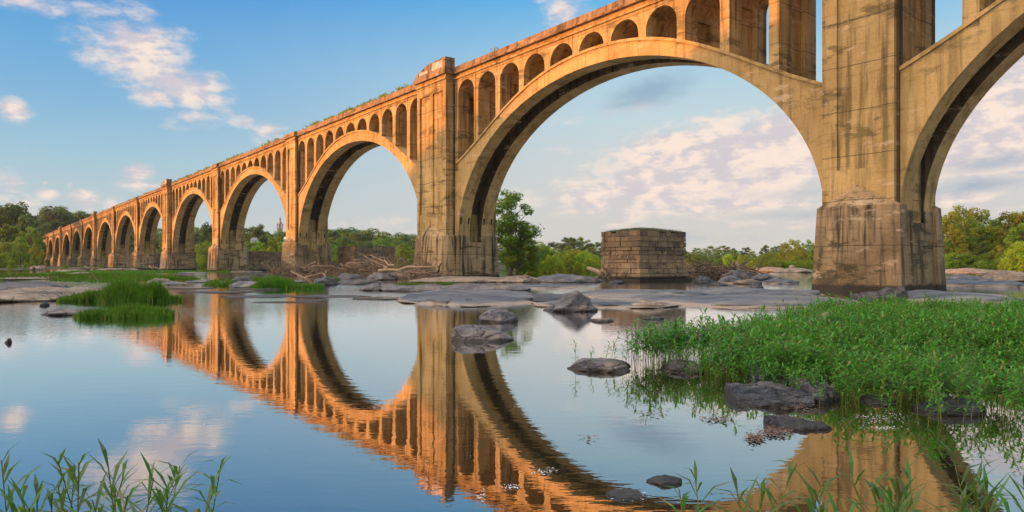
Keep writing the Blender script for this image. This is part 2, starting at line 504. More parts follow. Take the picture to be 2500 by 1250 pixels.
def solid(b, st, w0, w1, skip_bottom=None):
    """st: list of (s, zlow, zhigh); a solid between them from w0 to w1"""
    for i in range(len(st) - 1):
        (a, l0, h0), (c, l1, h1) = st[i], st[i + 1]
        v = [(a, -w0, l0), (c, -w0, l1), (c, -w0, h1), (a, -w0, h0), (a, -w1, l0), (c, -w1, l1), (c, -w1, h1), (a, -w1, h0)]
        f = [(0, 1, 2, 3), (7, 6, 5, 4), (3, 2, 6, 7)]
        if skip_bottom is None or not skip_bottom(i):
            f.append((4, 5, 1, 0))
        if i == 0: f.append((4, 0, 3, 7))
        if i == len(st) - 2: f.append((1, 5, 6, 2))
        b.add(v, f)


def span(k):
    c0, c1 = CP[k], CP[k + 1]
    a, e = c0 + offs(k), c1 - offs(k + 1)
    mid, q = (a + e) / 2, (e - a) / 2 / HS
    S = lambda u: mid + u * q
    zp0, zp1 = 5.2, 5.8
    zi = lambda u, hs, rise: SPR + rise * math.sqrt(max(0, 1 - (u / hs) ** 2))
    up = lambda z: HS * math.sqrt(max(0, 1 - ((z - SPR) / RISE) ** 2))
    us = [HS * math.cos(p) for p in np.linspace(0, math.pi, 61)]
    us = [u for u in us if not (up(zp1) - 1e-4 < abs(u) < up(zp0) + 1e-4) and abs(abs(u) - HS) > 1e-6]
    us = sorted(us + [-HS, HS] + [s * up(z) for s in (-1, 1) for z in (zp0, zp1)])
    b = smb()
    st = [(S(u), zi(u, HS, RISE), EXT(u)) for u in us]
    isp = lambda i: k >= 0 and abs(st[i][1] + st[i + 1][1] - zp0 - zp1) < 0.02
    holes = [(0.12, 0.32), (1.13, 1.33)]
    rw = 1.32
    pk = []
    for w0 in (0.0, BW - rw):
        solid(b, st, w0, w0 + rw, isp)
        for i in range(len(st) - 1):
            if not isp(i): continue
            (s0, z0, _), (s1, z1, _) = st[i], st[i + 1]
            brk = [0, .12, .32, 1.0, 1.2, rw]
            for j in range(5):
                wa, wc = w0 + brk[j], w0 + brk[j + 1]
                if j in (1, 3):
                    dx = 0.5 if s0 > mid else -0.5
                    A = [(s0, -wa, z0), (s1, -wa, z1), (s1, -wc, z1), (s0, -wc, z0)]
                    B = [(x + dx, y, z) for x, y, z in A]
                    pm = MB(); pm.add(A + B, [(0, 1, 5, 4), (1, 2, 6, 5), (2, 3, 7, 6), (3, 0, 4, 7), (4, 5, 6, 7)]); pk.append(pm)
                else:
                    b.add([(s0, -wa, z0), (s1, -wa, z1), (s1, -wc, z1), (s0, -wc, z0)], [(0, 1, 2, 3)])
    # coping ledge along the top of the ring
    ul = [u for u in np.linspace(-18.15, 18.15, 49)]
    for wa, wc in ((-0.10, 0.0), (BW, BW + 0.10)):
        solid(b, [(S(u), EXT(u) - 0.17, EXT(u) + 0.03) for u in ul], wa, wc)
    # solid haunches between springing and pier
    for s0, s1 in ((c0 + half(k) - 0.3, a), (e, c1 - half(k + 1) + 0.3)):
        for w0 in (0.0, BW - rw):
            bb(b, s0, s1, w0, w0 + rw, 3.5, SPR)
            uu = [(s - mid) / q for s in np.linspace(s0, s1, 6)]
            solid(b, [(S(u), SPR, EXT(min(18.2, abs(u)) if abs(u) > 18.2 else u)) for u in uu], w0, w0 + rw)
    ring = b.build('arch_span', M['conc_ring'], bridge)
    ring.data.materials.append(M['conc_stain_shade'])          # the channel between the ribs is water stained
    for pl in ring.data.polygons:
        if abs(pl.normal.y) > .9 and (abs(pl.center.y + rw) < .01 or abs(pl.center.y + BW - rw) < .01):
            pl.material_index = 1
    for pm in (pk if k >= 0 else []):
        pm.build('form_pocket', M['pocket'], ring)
    # recessed web between the two ribs
    wbm = smb(); h2, r2 = 18.95, RISE + 0.75
    uw = [h2 * math.cos(p) for p in np.linspace(math.pi, 0, 50)]
    solid(wbm, [(S(u), zi(u, h2, r2), max(zi(u, h2, r2) + .1, EXT(u) - 0.04)) for u in uw], rw, BW - rw)
    for s0, s1 in ((c0 + half(k) - 0.35, S(-h2)), (S(h2), c1 - half(k + 1) + 0.35)):
        bb(wbm, min(s0, s1 - .05), s1, rw, BW - rw, 3.5, 11.0) if s1 < mid else bb(wbm, s0, max(s1, s0 + .05), rw, BW - rw, 3.5, 11.0)
    wbm.build('recessed_web', M['conc_stain_shade'], ring)
    # arcaded spandrel wall
    b = smb(); st = []
    edge0, edge1 = (c0 + half(k) - 0.1 - mid) / q, (c1 - half(k + 1) + 0.1 - mid) / q
    st.append((S(edge0), Z_HEAD, Z_DECK))
    for j in range(-5, 6):
        cu = j * PITCH
        for p in np.linspace(math.pi, 0, 13):
            st.append((S(cu + R_HEAD * math.cos(p)), Z_HEAD + 1.28 * math.sin(p), Z_DECK))
    st.append((S(edge1), Z_HEAD, Z_DECK))
    solid(b, [p for i, p in enumerate(st) if i == 0 or p[0] > st[i - 1][0] + 1e-4], 0, BW)
    for s0, s1, sg in ((S(edge0), S(-5 * PITCH - R_HEAD), -1), (S(5 * PITCH + R_HEAD), S(edge1), 1)):
        if s1 - s0 > 0.05:
            for wa, wc in ((0, 1.3), (BW - 1.3, BW)):
                bb(b, s0, s1, wa, wc, EXT(18.2) - 0.8, Z_HEAD)
    b.build('spandrel_wall', M['conc'], ring)
    for j in range(-5, 5):
        u = (j + 0.5) * PITCH; hw = (PITCH / 2 - R_HEAD) * q
        b = smb(); zb = min(EXT(u - .34), EXT(u + .34)) - 0.15
        for wa, wc, hh in ((0, 1.3, hw), (BW - 1.3, BW, hw)):
            bb(b, S(u) - hh, S(u) + hh, wa, wc, zb, Z_HEAD)
        bb(b, S(u) - hw * .30, S(u) + hw * .30, 1.3, BW - 1.3, zb, Z_HEAD)
        b.build('spandrel_column', M['conc'], ring)
    # deck, string course, cornice
    b = smb(); s0, s1 = c0 + half(k) - .05, c1 - half(k + 1) + .05
    bb(b, s0, s1, 0.02, BW - .02, Z_DECK, Z_CORN)
    bb(b, s0, s1, -0.13, 0.02, Z_DECK + .02, Z_DECK + 0.17); bb(b, s0, s1, BW - .02, BW + 0.13, Z_DECK + .02, Z_DECK + 0.17)
    b.build('deck', M['conc'], ring)
    b = smb()
    for wa, wc in ((-0.30, 0.10), (BW - .10, BW + .30)):
        bb(b, s0, s1, wa, wc, Z_CORN - .14, Z_CORN + .02)
    for wa, wc in ((-0.22, 0.08), (BW - .08, BW + .22)):
        bb(b, s0, s1, wa, wc, Z_CORN + .02, Z_PAR)
    b.build('parapet', M['conc_top'], ring)


def pier(k):
    c, h = CP[k], half(k); p = 0.95 if k in WIDE else 0.42
    b = smb()
    bb(b, c - h, c + h, -p + .15, BW + p - .15, 2.5, Z_DECK)
    # raised borders leave sunk panels on the face
    bars = [(-h, -h + .62), (h - .62, h)] if k not in WIDE else [(-h, -h + .55), (-.28, .28), (h - .55, h)]
    if k not in WIDE:
        bars = [(-h, -h + .62), (h - .80, h)]
    for (x0, x1) in bars:
        bb(b, c + x0, c + x1, -p, -p + .148, 4.0, Z_DECK - .01)
        bb(b, c + x0, c + x1, BW + p - .148, BW + p, 4.0, Z_DECK - .01)
    for j in range(len(bars) - 1):
        x0, x1 = bars[j][1], bars[j + 1][0]
        bb(b, c + x0, c + x1, -p, -p + .148, 4.0, 6.3); bb(b, c + x0, c + x1, -p, -p + .148, 18.0, Z_DECK - .01)
    sh = b.build('pier', M['conc'], bridge)
    b = smb()  # dark strips painted for shade in the gap and black staining beside the pier
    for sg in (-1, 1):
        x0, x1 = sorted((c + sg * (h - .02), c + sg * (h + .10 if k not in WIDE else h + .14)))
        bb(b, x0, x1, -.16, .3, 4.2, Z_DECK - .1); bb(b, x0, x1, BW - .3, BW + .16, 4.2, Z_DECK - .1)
    b.build('shade_stain_strip', M['conc_stain_shade'], sh)
    # head of the pier: string, cornice and parapet step out round it
    b = smb()
    bb(b, c - h - .02, c + h + .02, -p - .02, BW + p + .02, Z_DECK, Z_CORN - .14)
    bb(b, c - h - .1, c + h + .1, -p - .13, BW + p + .13, Z_DECK + .03, Z_DECK + .18)
    b.build('pier_head', M['conc'], sh)
    b = smb()
    bb(b, c - h - .22, c + h + .22, -p - .30, BW + p + .30, Z_CORN - .14, Z_CORN + .30)
    bb(b, c - h - .14, c + h + .14, -p - .2, -p + .25, Z_CORN + .30, Z_PAR + .04); bb(b, c - h - .14, c + h + .14, BW + p - .25, BW + p + .2, Z_CORN + .30, Z_PAR + .04)
    b.build('parapet_cap', M['conc_top'], sh)
    if k in WIDE:
        for wa, wc in ((-p - .05, -p + 1.0), (BW + p - 1.0, BW + p + .05)):
            b = smb(); z0, z1 = Z_PAR - .05, Z_PAR + 1.0
            prof = [(-h, z0), (h, z0), (h, z1 - .62), (.6, z1 - .08), (-h + .45, z1), (-h, z1)]
            b.prism([(c + x, -wa, z) for x, z in prof], [(c + x, -wc, z) for x, z in prof])
            # frames round the sunk tablets
            for x0, x1 in ((-h, -h + .5), (-.1, .5), (h - .4, h)):
                zt = z1 - .12 if x0 < 0 else z1 - .35
                if x0 > 1: zt = z1 - .68
                wf = wa - .07 if wa < 0 else wc + .07
                w0, w1 = min(wf, wa if wa < 0 else wc), max(wf, wa if wa < 0 else wc)
                bb(b, c + x0, c + x1, w0 + .002, w1, z0 + .02, zt)
            cap = b.build('cap_block', M['conc_top'], sh)
            t = smb(); wf = wa - .012 if wa < 0 else wc + .012
            w0, w1 = min(wf, wa if wa < 0 else wc), max(wf, wa if wa < 0 else wc)
            for x0, x1, zt in ((-h + .55, -.2, z1 - .2), (.6, h - .5, z1 - .62)):
                bb(t, c + x0, c + x1, w0, w1, z0 + .16, zt)
            t.build('tablet', M['tablet'], cap)
    # pedestal with cutwaters
    b = smb()
    hb, ht = (2.3, 2.0) if k not in WIDE else (3.6, 3.4)
    bb_bot = [(c - hb, 0.3, -1.2), (c + hb, 0.3, -1.2), (c + hb, -BW - .3, -1.2), (c - hb, -BW - .3, -1.2)]
    bb_top = [(c - ht, 0.1, 3.5), (c + ht, 0.1, 3.5), (c + ht, -BW - .1, 3.5), (c - ht, -BW - .1, 3.5)]
    b.prism(bb_bot, bb_top)
    for w0 in (-.08, BW - 1.32):
        bb(b, c - ht + .004, c + ht - .004, w0, w0 + 1.40, 3.5, 4.12)
    zs, za = (4.35, 5.55) if k not in WIDE else (4.1, 5.4)
    for sg, w0 in ((-1, 0.0), (1, BW)):
        def pt(x, wv, z): return (c + x, -(w0 + sg * wv), z)
        if k not in WIDE:
            B = [(-2.36, -.5), (-2.36, .72), (0, 1.95), (2.36, .72), (2.36, -.5)]
            T = [(-2.12, -.3), (-2.12, .46), (0, 1.58), (2.12, .46), (2.12, -.3)]
        else:
            B = [(-3.3, -.5), (-3.3, 1.0), (-2.7, 1.55), (-1.2, 1.9), (0, 1.98), (1.2, 1.9), (2.7, 1.55), (3.3, 1.0), (3.3, -.5)]
            T = [(-2.95, -.3), (-2.95, .85), (-2.45, 1.25), (-1.1, 1.45), (0, 1.5), (1.1, 1.45), (2.45, 1.25), (2.95, .85), (2.95, -.3)]
        zt = zs
        bo = [pt(x, y, -1.2) for x, y in B]; to = [pt(x, y, zt) for x, y in T]
        b.prism(bo, to)
        apex = [pt(0, p - .04, za), pt(-.01, -.3, za)]
        n = len(T); base = len(b.v)
        b.add([pt(x, y, zt + .001) for x, y in T] + apex, [(i, i + 1, n) for i in range(1, n - 2)] + [(0, 1, n, n + 1), (n - 2, n - 1, n + 1, n)])
    b.build('pedestal', M['conc_ped'], sh)


M['tablet'] = simple('pale_tablet', (0.48, 0.36, 0.30), (0.62, 0.5, 0.43), 6, 0.9, (0.3, 0.22, 0.17))
for k in range(-1, 13):
    span(k)
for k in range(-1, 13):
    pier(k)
# far abutment with its end tower
b = smb(); c = CP[13]
bb(b, c - 2.5, c + 60, -.6, BW + .6, -1, Z_CORN); bb(b, c - 2.5, c + 3, -1.1, BW + 1.1, -1, Z_PAR + 1.2); bb(b, c - 2.8, c + 3.3, -1.4, BW + 1.4, Z_PAR - .2, Z_PAR + .3)
b.build('abutment', M['conc'], bridge)
bb2 = smb(); bb(bb2, -40, CP[-1] - 2, -.2, BW + .2, -1, Z_CORN); bb(bb2, -40, CP[-1] - 2, -.5, BW + .5, Z_CORN, Z_PAR)
bb2.build('abutment', M['conc'], bridge)
# track bed on top
b = smb(); bb(b, CP[-1], CP[13], 0.3, BW - .3, Z_CORN + .002, Z_CORN + .35); b.build('track_bed', M['conc_stain_shade'], bridge)

# ------------------------------------------------------------------ old masonry piers
M['stone'] = None


def stone_mat():
    m, t = mat('old_stone')
    g = t.node('ShaderNodeNewGeometry'); c = t.node('ShaderNodeTexCoord'); P = c.outputs['Object']
    isl = g.outputs['Random Per Island']
    col = t.ramp(isl, [(0, (0.15, 0.10, 0.065)), (0.3, (0.29, 0.19, 0.10)), (0.55, (0.20, 0.135, 0.085)), (0.8, (0.38, 0.25, 0.125)), (1, (0.10, 0.075, 0.06))])
    n = t.noise(P, 1.4, 6, 0.65, 0.4); f = t.noise(P, 11, 5, 0.65)
    col = t.mix(t.math('MULTIPLY', t.range(n, 0.5, 0.66), 0.7), col, (0.075, 0.055, 0.042))
    st = t.noise(t.mapping(P, scale=(3, 3, .3)), 1, 4, .6)
    col = t.mix(t.math('MULTIPLY', t.range(st, 0.52, 0.68), 0.55), col, (0.06, 0.045, 0.035))
    s = t.node('ShaderNodeSeparateXYZ'); t.l.new(P, s.inputs[0])
    col = t.mix(t.math('MULTIPLY', t.range(s.outputs[2], 2.1, 1.7), t.range(n, 0.35, 0.6, .55, .1)), col, (0.44, 0.30, 0.16))
    col = t.mix(t.range(s.outputs[2], 0.42, 0.3), col, (0.05, 0.04, 0.03))
    finish(t, col, 0.92, t.math('ADD', f, n), 0.7, 0.05, 0.2)
    return m


M['stone'] = stone_mat()
M['drygrass'] = leafmat('dry_grass', (0.16, 0.13, 0.04), (0.10, 0.11, 0.03), (0.22, 0.17, 0.06), 0.2)


def stone_pier(s0, s1, w0, w1, zt, label, seed, hump=0.25):
    rr = random.Random(seed)
    o = empty('stone_pier', W(s0, w0), math.atan2(CT, -ST)); tag(o, label, 'old pier', 'ruined stone piers behind the bridge')
    L, D = s1 - s0, w1 - w0
    b = MB()
    b.box(.12, L - .12, -D + .12, -.12, -.8, zt - .15)
    z = 0.42
    b2 = MB()
    for x0, x1, y0, y1 in ((-.35, L + .35, -D - .35, .35),):
        b2.box(x0, x1, y0, y1, -.8, 0.18)
    # water-table courses
    zc = [0.18]
    while zc[-1] < zt - .25:
        zc.append(zc[-1] + rr.choice((.36, .42, .48, .30)))
    zc[-1] = zt
    for ci in range(len(zc) - 1):
        a, e = zc[ci], zc[ci + 1]
        ex = 0.16 if ci == 0 else (0.07 if ci == 1 else 0)
        for side in range(4):
            ln = L if side in (0, 2) else D
            u = -ex
            while u < ln + ex - .05:
                bl = rr.uniform(.55, 1.5); u2 = min(ln + ex, u + bl)
                if ln + ex - u2 < .35: u2 = ln + ex
                d = rr.uniform(-.07, .07) + ex
                if ci == len(zc) - 2 and rr.random() < .3 and u > .8 and u2 < ln - .8:
                    u = u2; continue
                g = rr.uniform(.012, .035)
                if side == 0: b.box(u + g, u2 - g, -.35, d, a + g, e - g)
                elif side == 2: b.box(u + g, u2 - g, -D - d, -D + .35, a + g, e - g)
                elif side == 1: b.box(-d, .35, -u2 + g, -u - g, a + g, e - g)
                else: b.box(L - .35, L + d, -u2 + g, -u - g, a + g, e - g)
                u = u2
    body = b.build('masonry', M['stone'], o)
    b2.build('footing', M['stone'], o)
    # weedy hump of earth on top
    V = []; n = 16
    hb = MB()
    hf = lambda i, j: zt - .12 + (.12 + hump * math.sin(math.pi * i / n) * math.sin(math.pi * j / n) + rr.uniform(0, .06)) * (1 if 0 < i < n and 0 < j < n else .3)
    hb.add([(.1 + (L - .2) * i / n, -.1 - (D - .2) * j / n, hf(i, j)) for j in range(n + 1) for i in range(n + 1)],
           [(j * (n + 1) + i, j * (n + 1) + i + 1, (j + 1) * (n + 1) + i + 1, (j + 1) * (n + 1) + i) for j in range(n) for i in range(n)])
    hb.build('earth_top', M['soil'], o, smooth=True)
    q = []
    for _ in range(2600):
        x, y = rr.uniform(.15, L - .15), -rr.uniform(.15, D - .15)
        i, j = x / L, -y / D
        z0 = zt - .02 + hump * math.sin(math.pi * i) * math.sin(math.pi * j)
        h = rr.uniform(.06, .2); dx, dy = rr.uniform(-.1, .1), rr.uniform(-.1, .1); wd = .014
        a = rr.uniform(0, 6.28); ca, sa = math.cos(a) * wd, math.sin(a) * wd
        q.append([(x - ca, y - sa, z0), (x + ca, y + sa, z0), (x + dx + ca * .2, y + dy + sa * .2, z0 + h), (x + dx - ca * .2, y + dy - sa * .2, z0 + h)])
    g = link(bpy.data.objects.new('grass_top', quads_mesh('grass_top', q, M['drygrass'])), o)
    return o


stone_pier(66.9, 71.3, 6.7, 12.7, 4.2, 'tall ruined pier of squared stone blocks, grassy on top, alone under the nearest arch', 3)
stone_pier(120.9, 126.5, 6.7, 13.3, 3.95, 'low ruined stone pier with weedy top behind the long driftwood jam', 5, .12)
stone_pier(174.3 - 4.6, 174.3, 6.7, 13.4, 3.9, 'dark ruined stone pier half hidden behind a bridge pier, below the distant tower', 8, .1)

# ------------------------------------------------------------------ trees
M['leafA'] = leafmat('leaf_dark', (0.040, 0.082, 0.022), (0.068, 0.12, 0.028), (0.10, 0.15, 0.03), 0.45, 0.25)
M['leafB'] = leafmat('leaf_mid', (0.09, 0.165, 0.016), (0.14, 0.22, 0.02), (0.21, 0.28, 0.028), 0.5, 0.25)
M['leafC'] = leafmat('leaf_bright', (0.16, 0.24, 0.012), (0.24, 0.31, 0.018), (0.33, 0.35, 0.03), 0.55, 0.3)
M['leafD'] = leafmat('leaf_olive', (0.14, 0.17, 0.018), (0.22, 0.23, 0.02), (0.30, 0.28, 0.028), 0.55, 0.25)
M['bark'] = simple('bark', (0.09, 0.065, 0.045), (0.18, 0.14, 0.10), 3, 0.9, stretch=(4, 4, .7))
M['barkpale'] = simple('bark_pale', (0.30, 0.26, 0.16), (0.42, 0.37, 0.25), 3, 0.9, stretch=(4, 4, .7))


def tree_meshes(seed, shape, nl=2600, leaf=0.024, m=None, bark=None):
    """unit-height tree: returns (trunk mesh, crown mesh)"""
    rr = np.random.default_rng(seed); r2 = random.Random(seed)
    base, wid, top = shape                     # crown base height, crown half width, pointedness
    tr = MB(); tips = []
    tr.tube([(0, 0, -.03), (r2.uniform(-.01, .01), r2.uniform(-.01, .01), base), (r2.uniform(-.03, .03), r2.uniform(-.03, .03), base + .5 * (1 - base)), (r2.uniform(-.03, .03), r2.uniform(-.03, .03), .93)],
            [.022, .016, .010, .003], 7)
    ncl = 26
    cl = []
    for i in range(ncl):
        t = (i + .5) / ncl
        z = base + (1 - base) * (0.06 + .9 * t)
        tt = (z - base) / (1 - base)
        prof = wid * (math.sin(math.pi * min(1, (tt * .86 + .12)) ** top)) ** .7
        a = i * 2.399 + r2.uniform(-.5, .5)
        rad = prof * r2.uniform(.35, 1.0)
        c = np.array([rad * math.cos(a), rad * math.sin(a), z + r2.uniform(-.03, .03)])
        cr = wid * r2.uniform(.24, .46) * (1 - .35 * tt)
        cl.append((c, cr))
        p0 = (0, 0, max(base * .9, z - rad * .9 - .05))
        mid = ((c[0]) * .5, c[1] * .5, (p0[2] + c[2]) / 2 - .01)
        tr.tube([p0, mid, tuple(c)], [.007, .005, .002], 5)
    wts = np.array([c[1] ** 2 for c in cl]); wts /= wts.sum()
    idx = rr.choice(ncl, nl, p=wts)
    cen = np.array([cl[i][0] for i in idx]); cr = np.array([cl[i][1] for i in idx])
    d = rr.normal(size=(nl, 3)); d /= np.linalg.norm(d, axis=1)[:, None]
    rad = cr * rr.uniform(.35, 1.08, nl) ** .6 * np.where(rr.uniform(0, 1, nl) > .92, rr.uniform(1.0, 1.45, nl), 1)
    pos = cen + d * rad[:, None] * np.array([1, 1, .72])
    nrm = d * .9 + rr.normal(size=(nl, 3)) * .42 + np.array([0, 0, .75]); nrm /= np.linalg.norm(nrm, axis=1)[:, None]
    a = np.cross(nrm, rr.normal(size=(nl, 3))); a /= np.linalg.norm(a, axis=1)[:, None]
    b2 = np.cross(nrm, a)
    sz = leaf * rr.uniform(.55, 1.35, nl)[:, None]
    q = np.stack([pos - a * sz, pos - b2 * sz * .62, pos + a * sz, pos + b2 * sz * .62], 1)
    return tr.mesh('trunk', bark or M['bark']), quads_mesh('crown', q, m)


KINDS = {}


def kind(key, n, shape, m, nl=2600, leaf=.024, bark=None):
    KINDS[key] = [tree_meshes(100 + 17 * i + hash(key) % 1 + sum(map(ord, key)), (shape[0] * (1 + .12 * (i - 1)), shape[1] * (1 + .15 * math.sin(i * 2.1)), shape[2]), nl, leaf, M[m], bark) for i in range(n)]


kind('dark', 4, (.10, .36, .9), 'leafA', 3800, .023)
kind('mid', 4, (.08, .38, .9), 'leafB', 3800, .023)
kind('olive', 3, (.08, .42, .85), 'leafD', 4600, .021)
kind('bush', 3, (.02, .62, .8), 'leafC', 2800, .034)
kind('bushmid', 2, (.02, .62, .8), 'leafB', 2800, .034)
kind('tall', 2, (.08, .27, .8), 'leafB', 7000, .014)
TREES = 0


def tree(key, X, Y, hgt, label, group=None, name=None, cat='tree', wide=1.0, z=None):
    global TREES
    TREES += 1
    tm, cm = KINDS[key][rng.randrange(len(KINDS[key]))]
    o = empty(name or ('bush' if 'bush' in key else 'broadleaf_tree'), (X, Y, land(X, Y) if z is None else z), rng.uniform(0, 6.28))
    s = hgt; o.scale = (s * wide, s * wide, s)
    tag(o, label, cat, group)
    link(bpy.data.objects.new('trunk', tm), o); link(bpy.data.objects.new('crown', cm), o)
    return o


def tree_px(key, x, d, ytop, label, group=None, **kw):
    X = PD(x, d); z = kw.pop('z', None)
    z = max(0.1, land(X, d)) if z is None else z
    h = (HZ - ytop) * d / FOC + EYE - z
    return tree(key, X, d, max(1.0, h), label, group, z=z, **kw)


def skyline(tab, x):
    return float(np.interp(x, [p[0] for p in tab], [p[1] for p in tab]))


# far wooded bank, row behind row
SKY = [(-500, 520), (0, 500), (45, 500), (78, 532), (110, 520), (140, 505), (170, 520), (215, 524), (260, 535), (400, 560), (500, 556), (560, 560), (620, 556), (690, 560), (760, 562), (820, 558), (880, 556), (935, 568), (1010, 572),
       (1100, 580), (1240, 585), (1330, 594), (1400, 578), (1440, 582), (1480, 596), (1600, 604), (1680, 602), (1760, 602), (1840, 604), (1890, 600), (1990, 606), (2100, 600), (2280, 590), (2500, 575), (3100, 560)]
for row, (d0, drop, step, keys) in enumerate(((560, 0, 36, ('dark', 'dark', 'mid')), (470, 8, 40, ('dark', 'mid')), (395, 20, 46, ('mid', 'dark')), (315, 36, 52, ('mid', 'olive', 'bushmid')), (282, 46, 62, ('bushmid', 'bush', 'bushmid')))):
    x = -60 + row * 13
    while x < 2560:
        d = d0 * rng.uniform(.95, 1.05)
        yt = skyline(SKY, x) + drop * rng.uniform(.7, 1.2) + rng.uniform(-3, 7)
        if (x < 235 and d < 540) or (x < 300 and d < 450) or (x < 350 and d < 370):
            x += step * rng.uniform(.7, 1.3); continue
        if x < 230: lab, grp = 'green broadleaf tree in the wood at the far end of the bridge', 'trees on the far left bank'
        elif x < 1100: lab, grp = 'hazy green tree on the wooded ridge behind the sunlit arches', 'trees on the ridge behind the arches'
        else: lab, grp = 'hazy green tree in the low far treeline beyond the open river', 'trees in the far treeline'
        tree_px(rng.choice(keys), x, d, yt, lab, grp, wide=rng.uniform(1.25, 1.8))
        x += step * rng.uniform(.7, 1.3)

for x0, x1 in ((800, 1030), (1240, 1500), (1660, 2010), (2280, 2520), (480, 700)):
    x = x0
    while x < x1:
        d = rng.uniform(262, 285)
        tree_px(rng.choice(('bushmid', 'mid', 'bushmid', 'olive')), x, d, rng.uniform(615, 630), 'low green tree along the far water edge', 'low trees along the far water edge', wide=rng.uniform(1.2, 1.7))
        x += rng.uniform(16, 26)
# left bank, nearer and brighter
for x, d, yt, key, wd in ((-60, 300, 540, 'mid', 1.1), (8, 300, 498, 'dark', .95), (40, 310, 494, 'dark', .9), (20, 280, 545, 'mid', 1.1), (62, 290, 528, 'dark', .9), (75, 275, 556, 'mid', 1.0), (92, 470, 540, 'dark', 1.0), (118, 500, 512, 'dark', 1.1),
                         (145, 510, 502, 'dark', 1.1), (175, 510, 522, 'dark', 1.1), (205, 520, 518, 'dark', 1.1), (74, 285, 572, 'mid', .8), (50, 255, 580, 'mid', 1.0), (-40, 240, 580, 'mid', 1.1)):
    tree_px(key, x, d, yt, 'tall tree in the dense wood beside the far left end of the bridge', 'tall trees at the left edge', wide=wd)
for i in range(12):
    tree_px(rng.choice(('mid', 'dark')), -110 - 62 * i, rng.uniform(270, 320), rng.uniform(515, 560), 'green tree of the left bank wood beyond the view', 'trees beyond the left edge', wide=1.4)
tree_px('bushmid', 10, 215, 590, 'rounded mid green bush at the left edge below the tall wood', wide=.9)
tree_px('bush', 2, 190, 618, 'bright green bush on the left bank beside the grassy flat', 'bushes on the left bank')
tree_px('bush', 30, 178, 634, 'small yellow green willow shrub at the edge of the left grass flat', wide=.9)
tree_px('bush', 62, 185, 640, 'low yellowish bush by the sitting people', wide=.9)
tree_px('olive', 84, 190, 596, 'leaning sunlit tree with a pale trunk in front of the last arches', wide=.5)
tree_px('olive', 104, 196, 612, 'olive tree beside the pale leaning trunk, in front of the last arches', wide=.65)
tree_px('dark', 118, 230, 634, 'dark bush at the foot of the last pier', wide=.9)
tree_px('bush', 160, 205, 644, 'yellow bush growing at the foot of the small far arches', wide=1.2)
tree_px('bushmid', 246, 190, 646, 'small green bush on drift logs under the far arches', wide=1.0)
# between piers
tree_px('dark', 509, 240, 543, 'tall dark tree seen through the narrow gap of the fourth arch', wide=.6)
tree_px('mid', 502, 225, 590, 'green tree under the tall dark tree in the fourth arch gap', wide=.8)
for x_, y_, d_ in ((610, 590, 270), (633, 586, 275), (622, 603, 262)):
    tree_px('mid', x_, d_, y_, 'green tree hiding part of the white house', 'trees before the white house', wide=.8)
tree_px('dark', 630, 360, 548, 'dark tree left of the distant tower', wide=.8)
for i, (x, yt) in enumerate(((640, 592), (665, 584), (690, 588), (702, 600), (628, 606))):
    tree_px('olive' if i % 2 else 'bush', x, 200, yt, 'yellow green tree growing behind the dark ruined pier', 'yellow green trees below the tower', wide=.8)
tree_px('bushmid', 817, 104, 638, 'small green bush at the foot of the second bridge pier', wide=.9)
for i, x in enumerate((985, 1000, 975)):
    tree_px('mid', x, 160 + 6 * i, 596 + 9 * i, 'mid green tree just left of the wide capped pier', 'trees left of the wide capped pier', wide=.9)
for x in (915, 960, 985):
    tree_px('bush', x, 118, 643, 'small yellow green shrub behind the driftwood jam', 'shrubs behind the driftwood', wide=1.1)
# the large tree right of the wide pier and the bright thicket
tree_px('tall', 1246, 108, 461, 'tall airy green tree rising beside the wide capped pier', wide=1.15)
tree_px('tall', 1262, 106, 535, 'rounded green tree leaning right of the tall airy tree', wide=1.25)
tree_px('tall', 1280, 112, 560, 'leafy green tree below the tall airy tree by the wide pier', wide=1.2)
tree_px('mid', 1250, 110, 600, 'dense green tree at the foot of the wide capped pier', wide=1.0)
for x, d, yt, key in ((1290, 118, 615, 'bushmid'), (1318, 128, 604, 'bush'), (1345, 120, 622, 'bush'), (1352, 135, 606, 'bush'), (1375, 140, 612, 'mid'), (1392, 122, 632, 'bushmid'), (1408, 136, 609, 'bush'), (1425, 128, 612, 'bush'),
                      (1440, 120, 628, 'bush'), (1456, 126, 632, 'bush'), (1300, 112, 636, 'bush'), (1328, 114, 642, 'bushmid'), (1365, 114, 640, 'bush'), (1412, 114, 640, 'bush'), (1275, 110, 632, 'bush'), (1480, 124, 636, 'bush'), (1500, 128, 634, 'bush')):
    tree_px(key, x, d, yt, 'bright yellow green bush in the thicket left of the tall ruined stone pier', 'bushes of the bright thicket', wide=1.0 if key != 'mid' else .8)
for x, d, yt in ((1302, 124, 598), (1316, 130, 592), (1332, 126, 604)):
    tree_px('bushmid', x, d, yt, 'full green bush between the leaning tree and the bright thicket', 'full bushes right of the wide pier', wide=.9)
# right of the stone pier
for x, d, yt in ((1812, 235, 622), (1780, 245, 620), (1838, 225, 630)):
    tree_px('bush', x, d, yt, 'round green bush behind the right driftwood heap', 'bushes behind the right driftwood heap', wide=.9)
for x, d, yt, key in ((1915, 190, 592, 'olive'), (1940, 195, 584, 'olive'), (1972, 188, 587, 'mid'), (1955, 180, 600, 'olive'), (1992, 186, 596, 'mid')):
    tree_px(key, x, d, yt, 'sunlit olive tree in the grove left of the nearest pier', 'grove left of the nearest pier', wide=.85)
for x, yt in ((1890, 632), (1908, 636), (1925, 636), (1950, 638), (1975, 636)):
    tree_px('bush', x, 172, yt, 'low yellow green shrub along the far rocky shore', 'shrubs on the far rocky shore', wide=1.3)
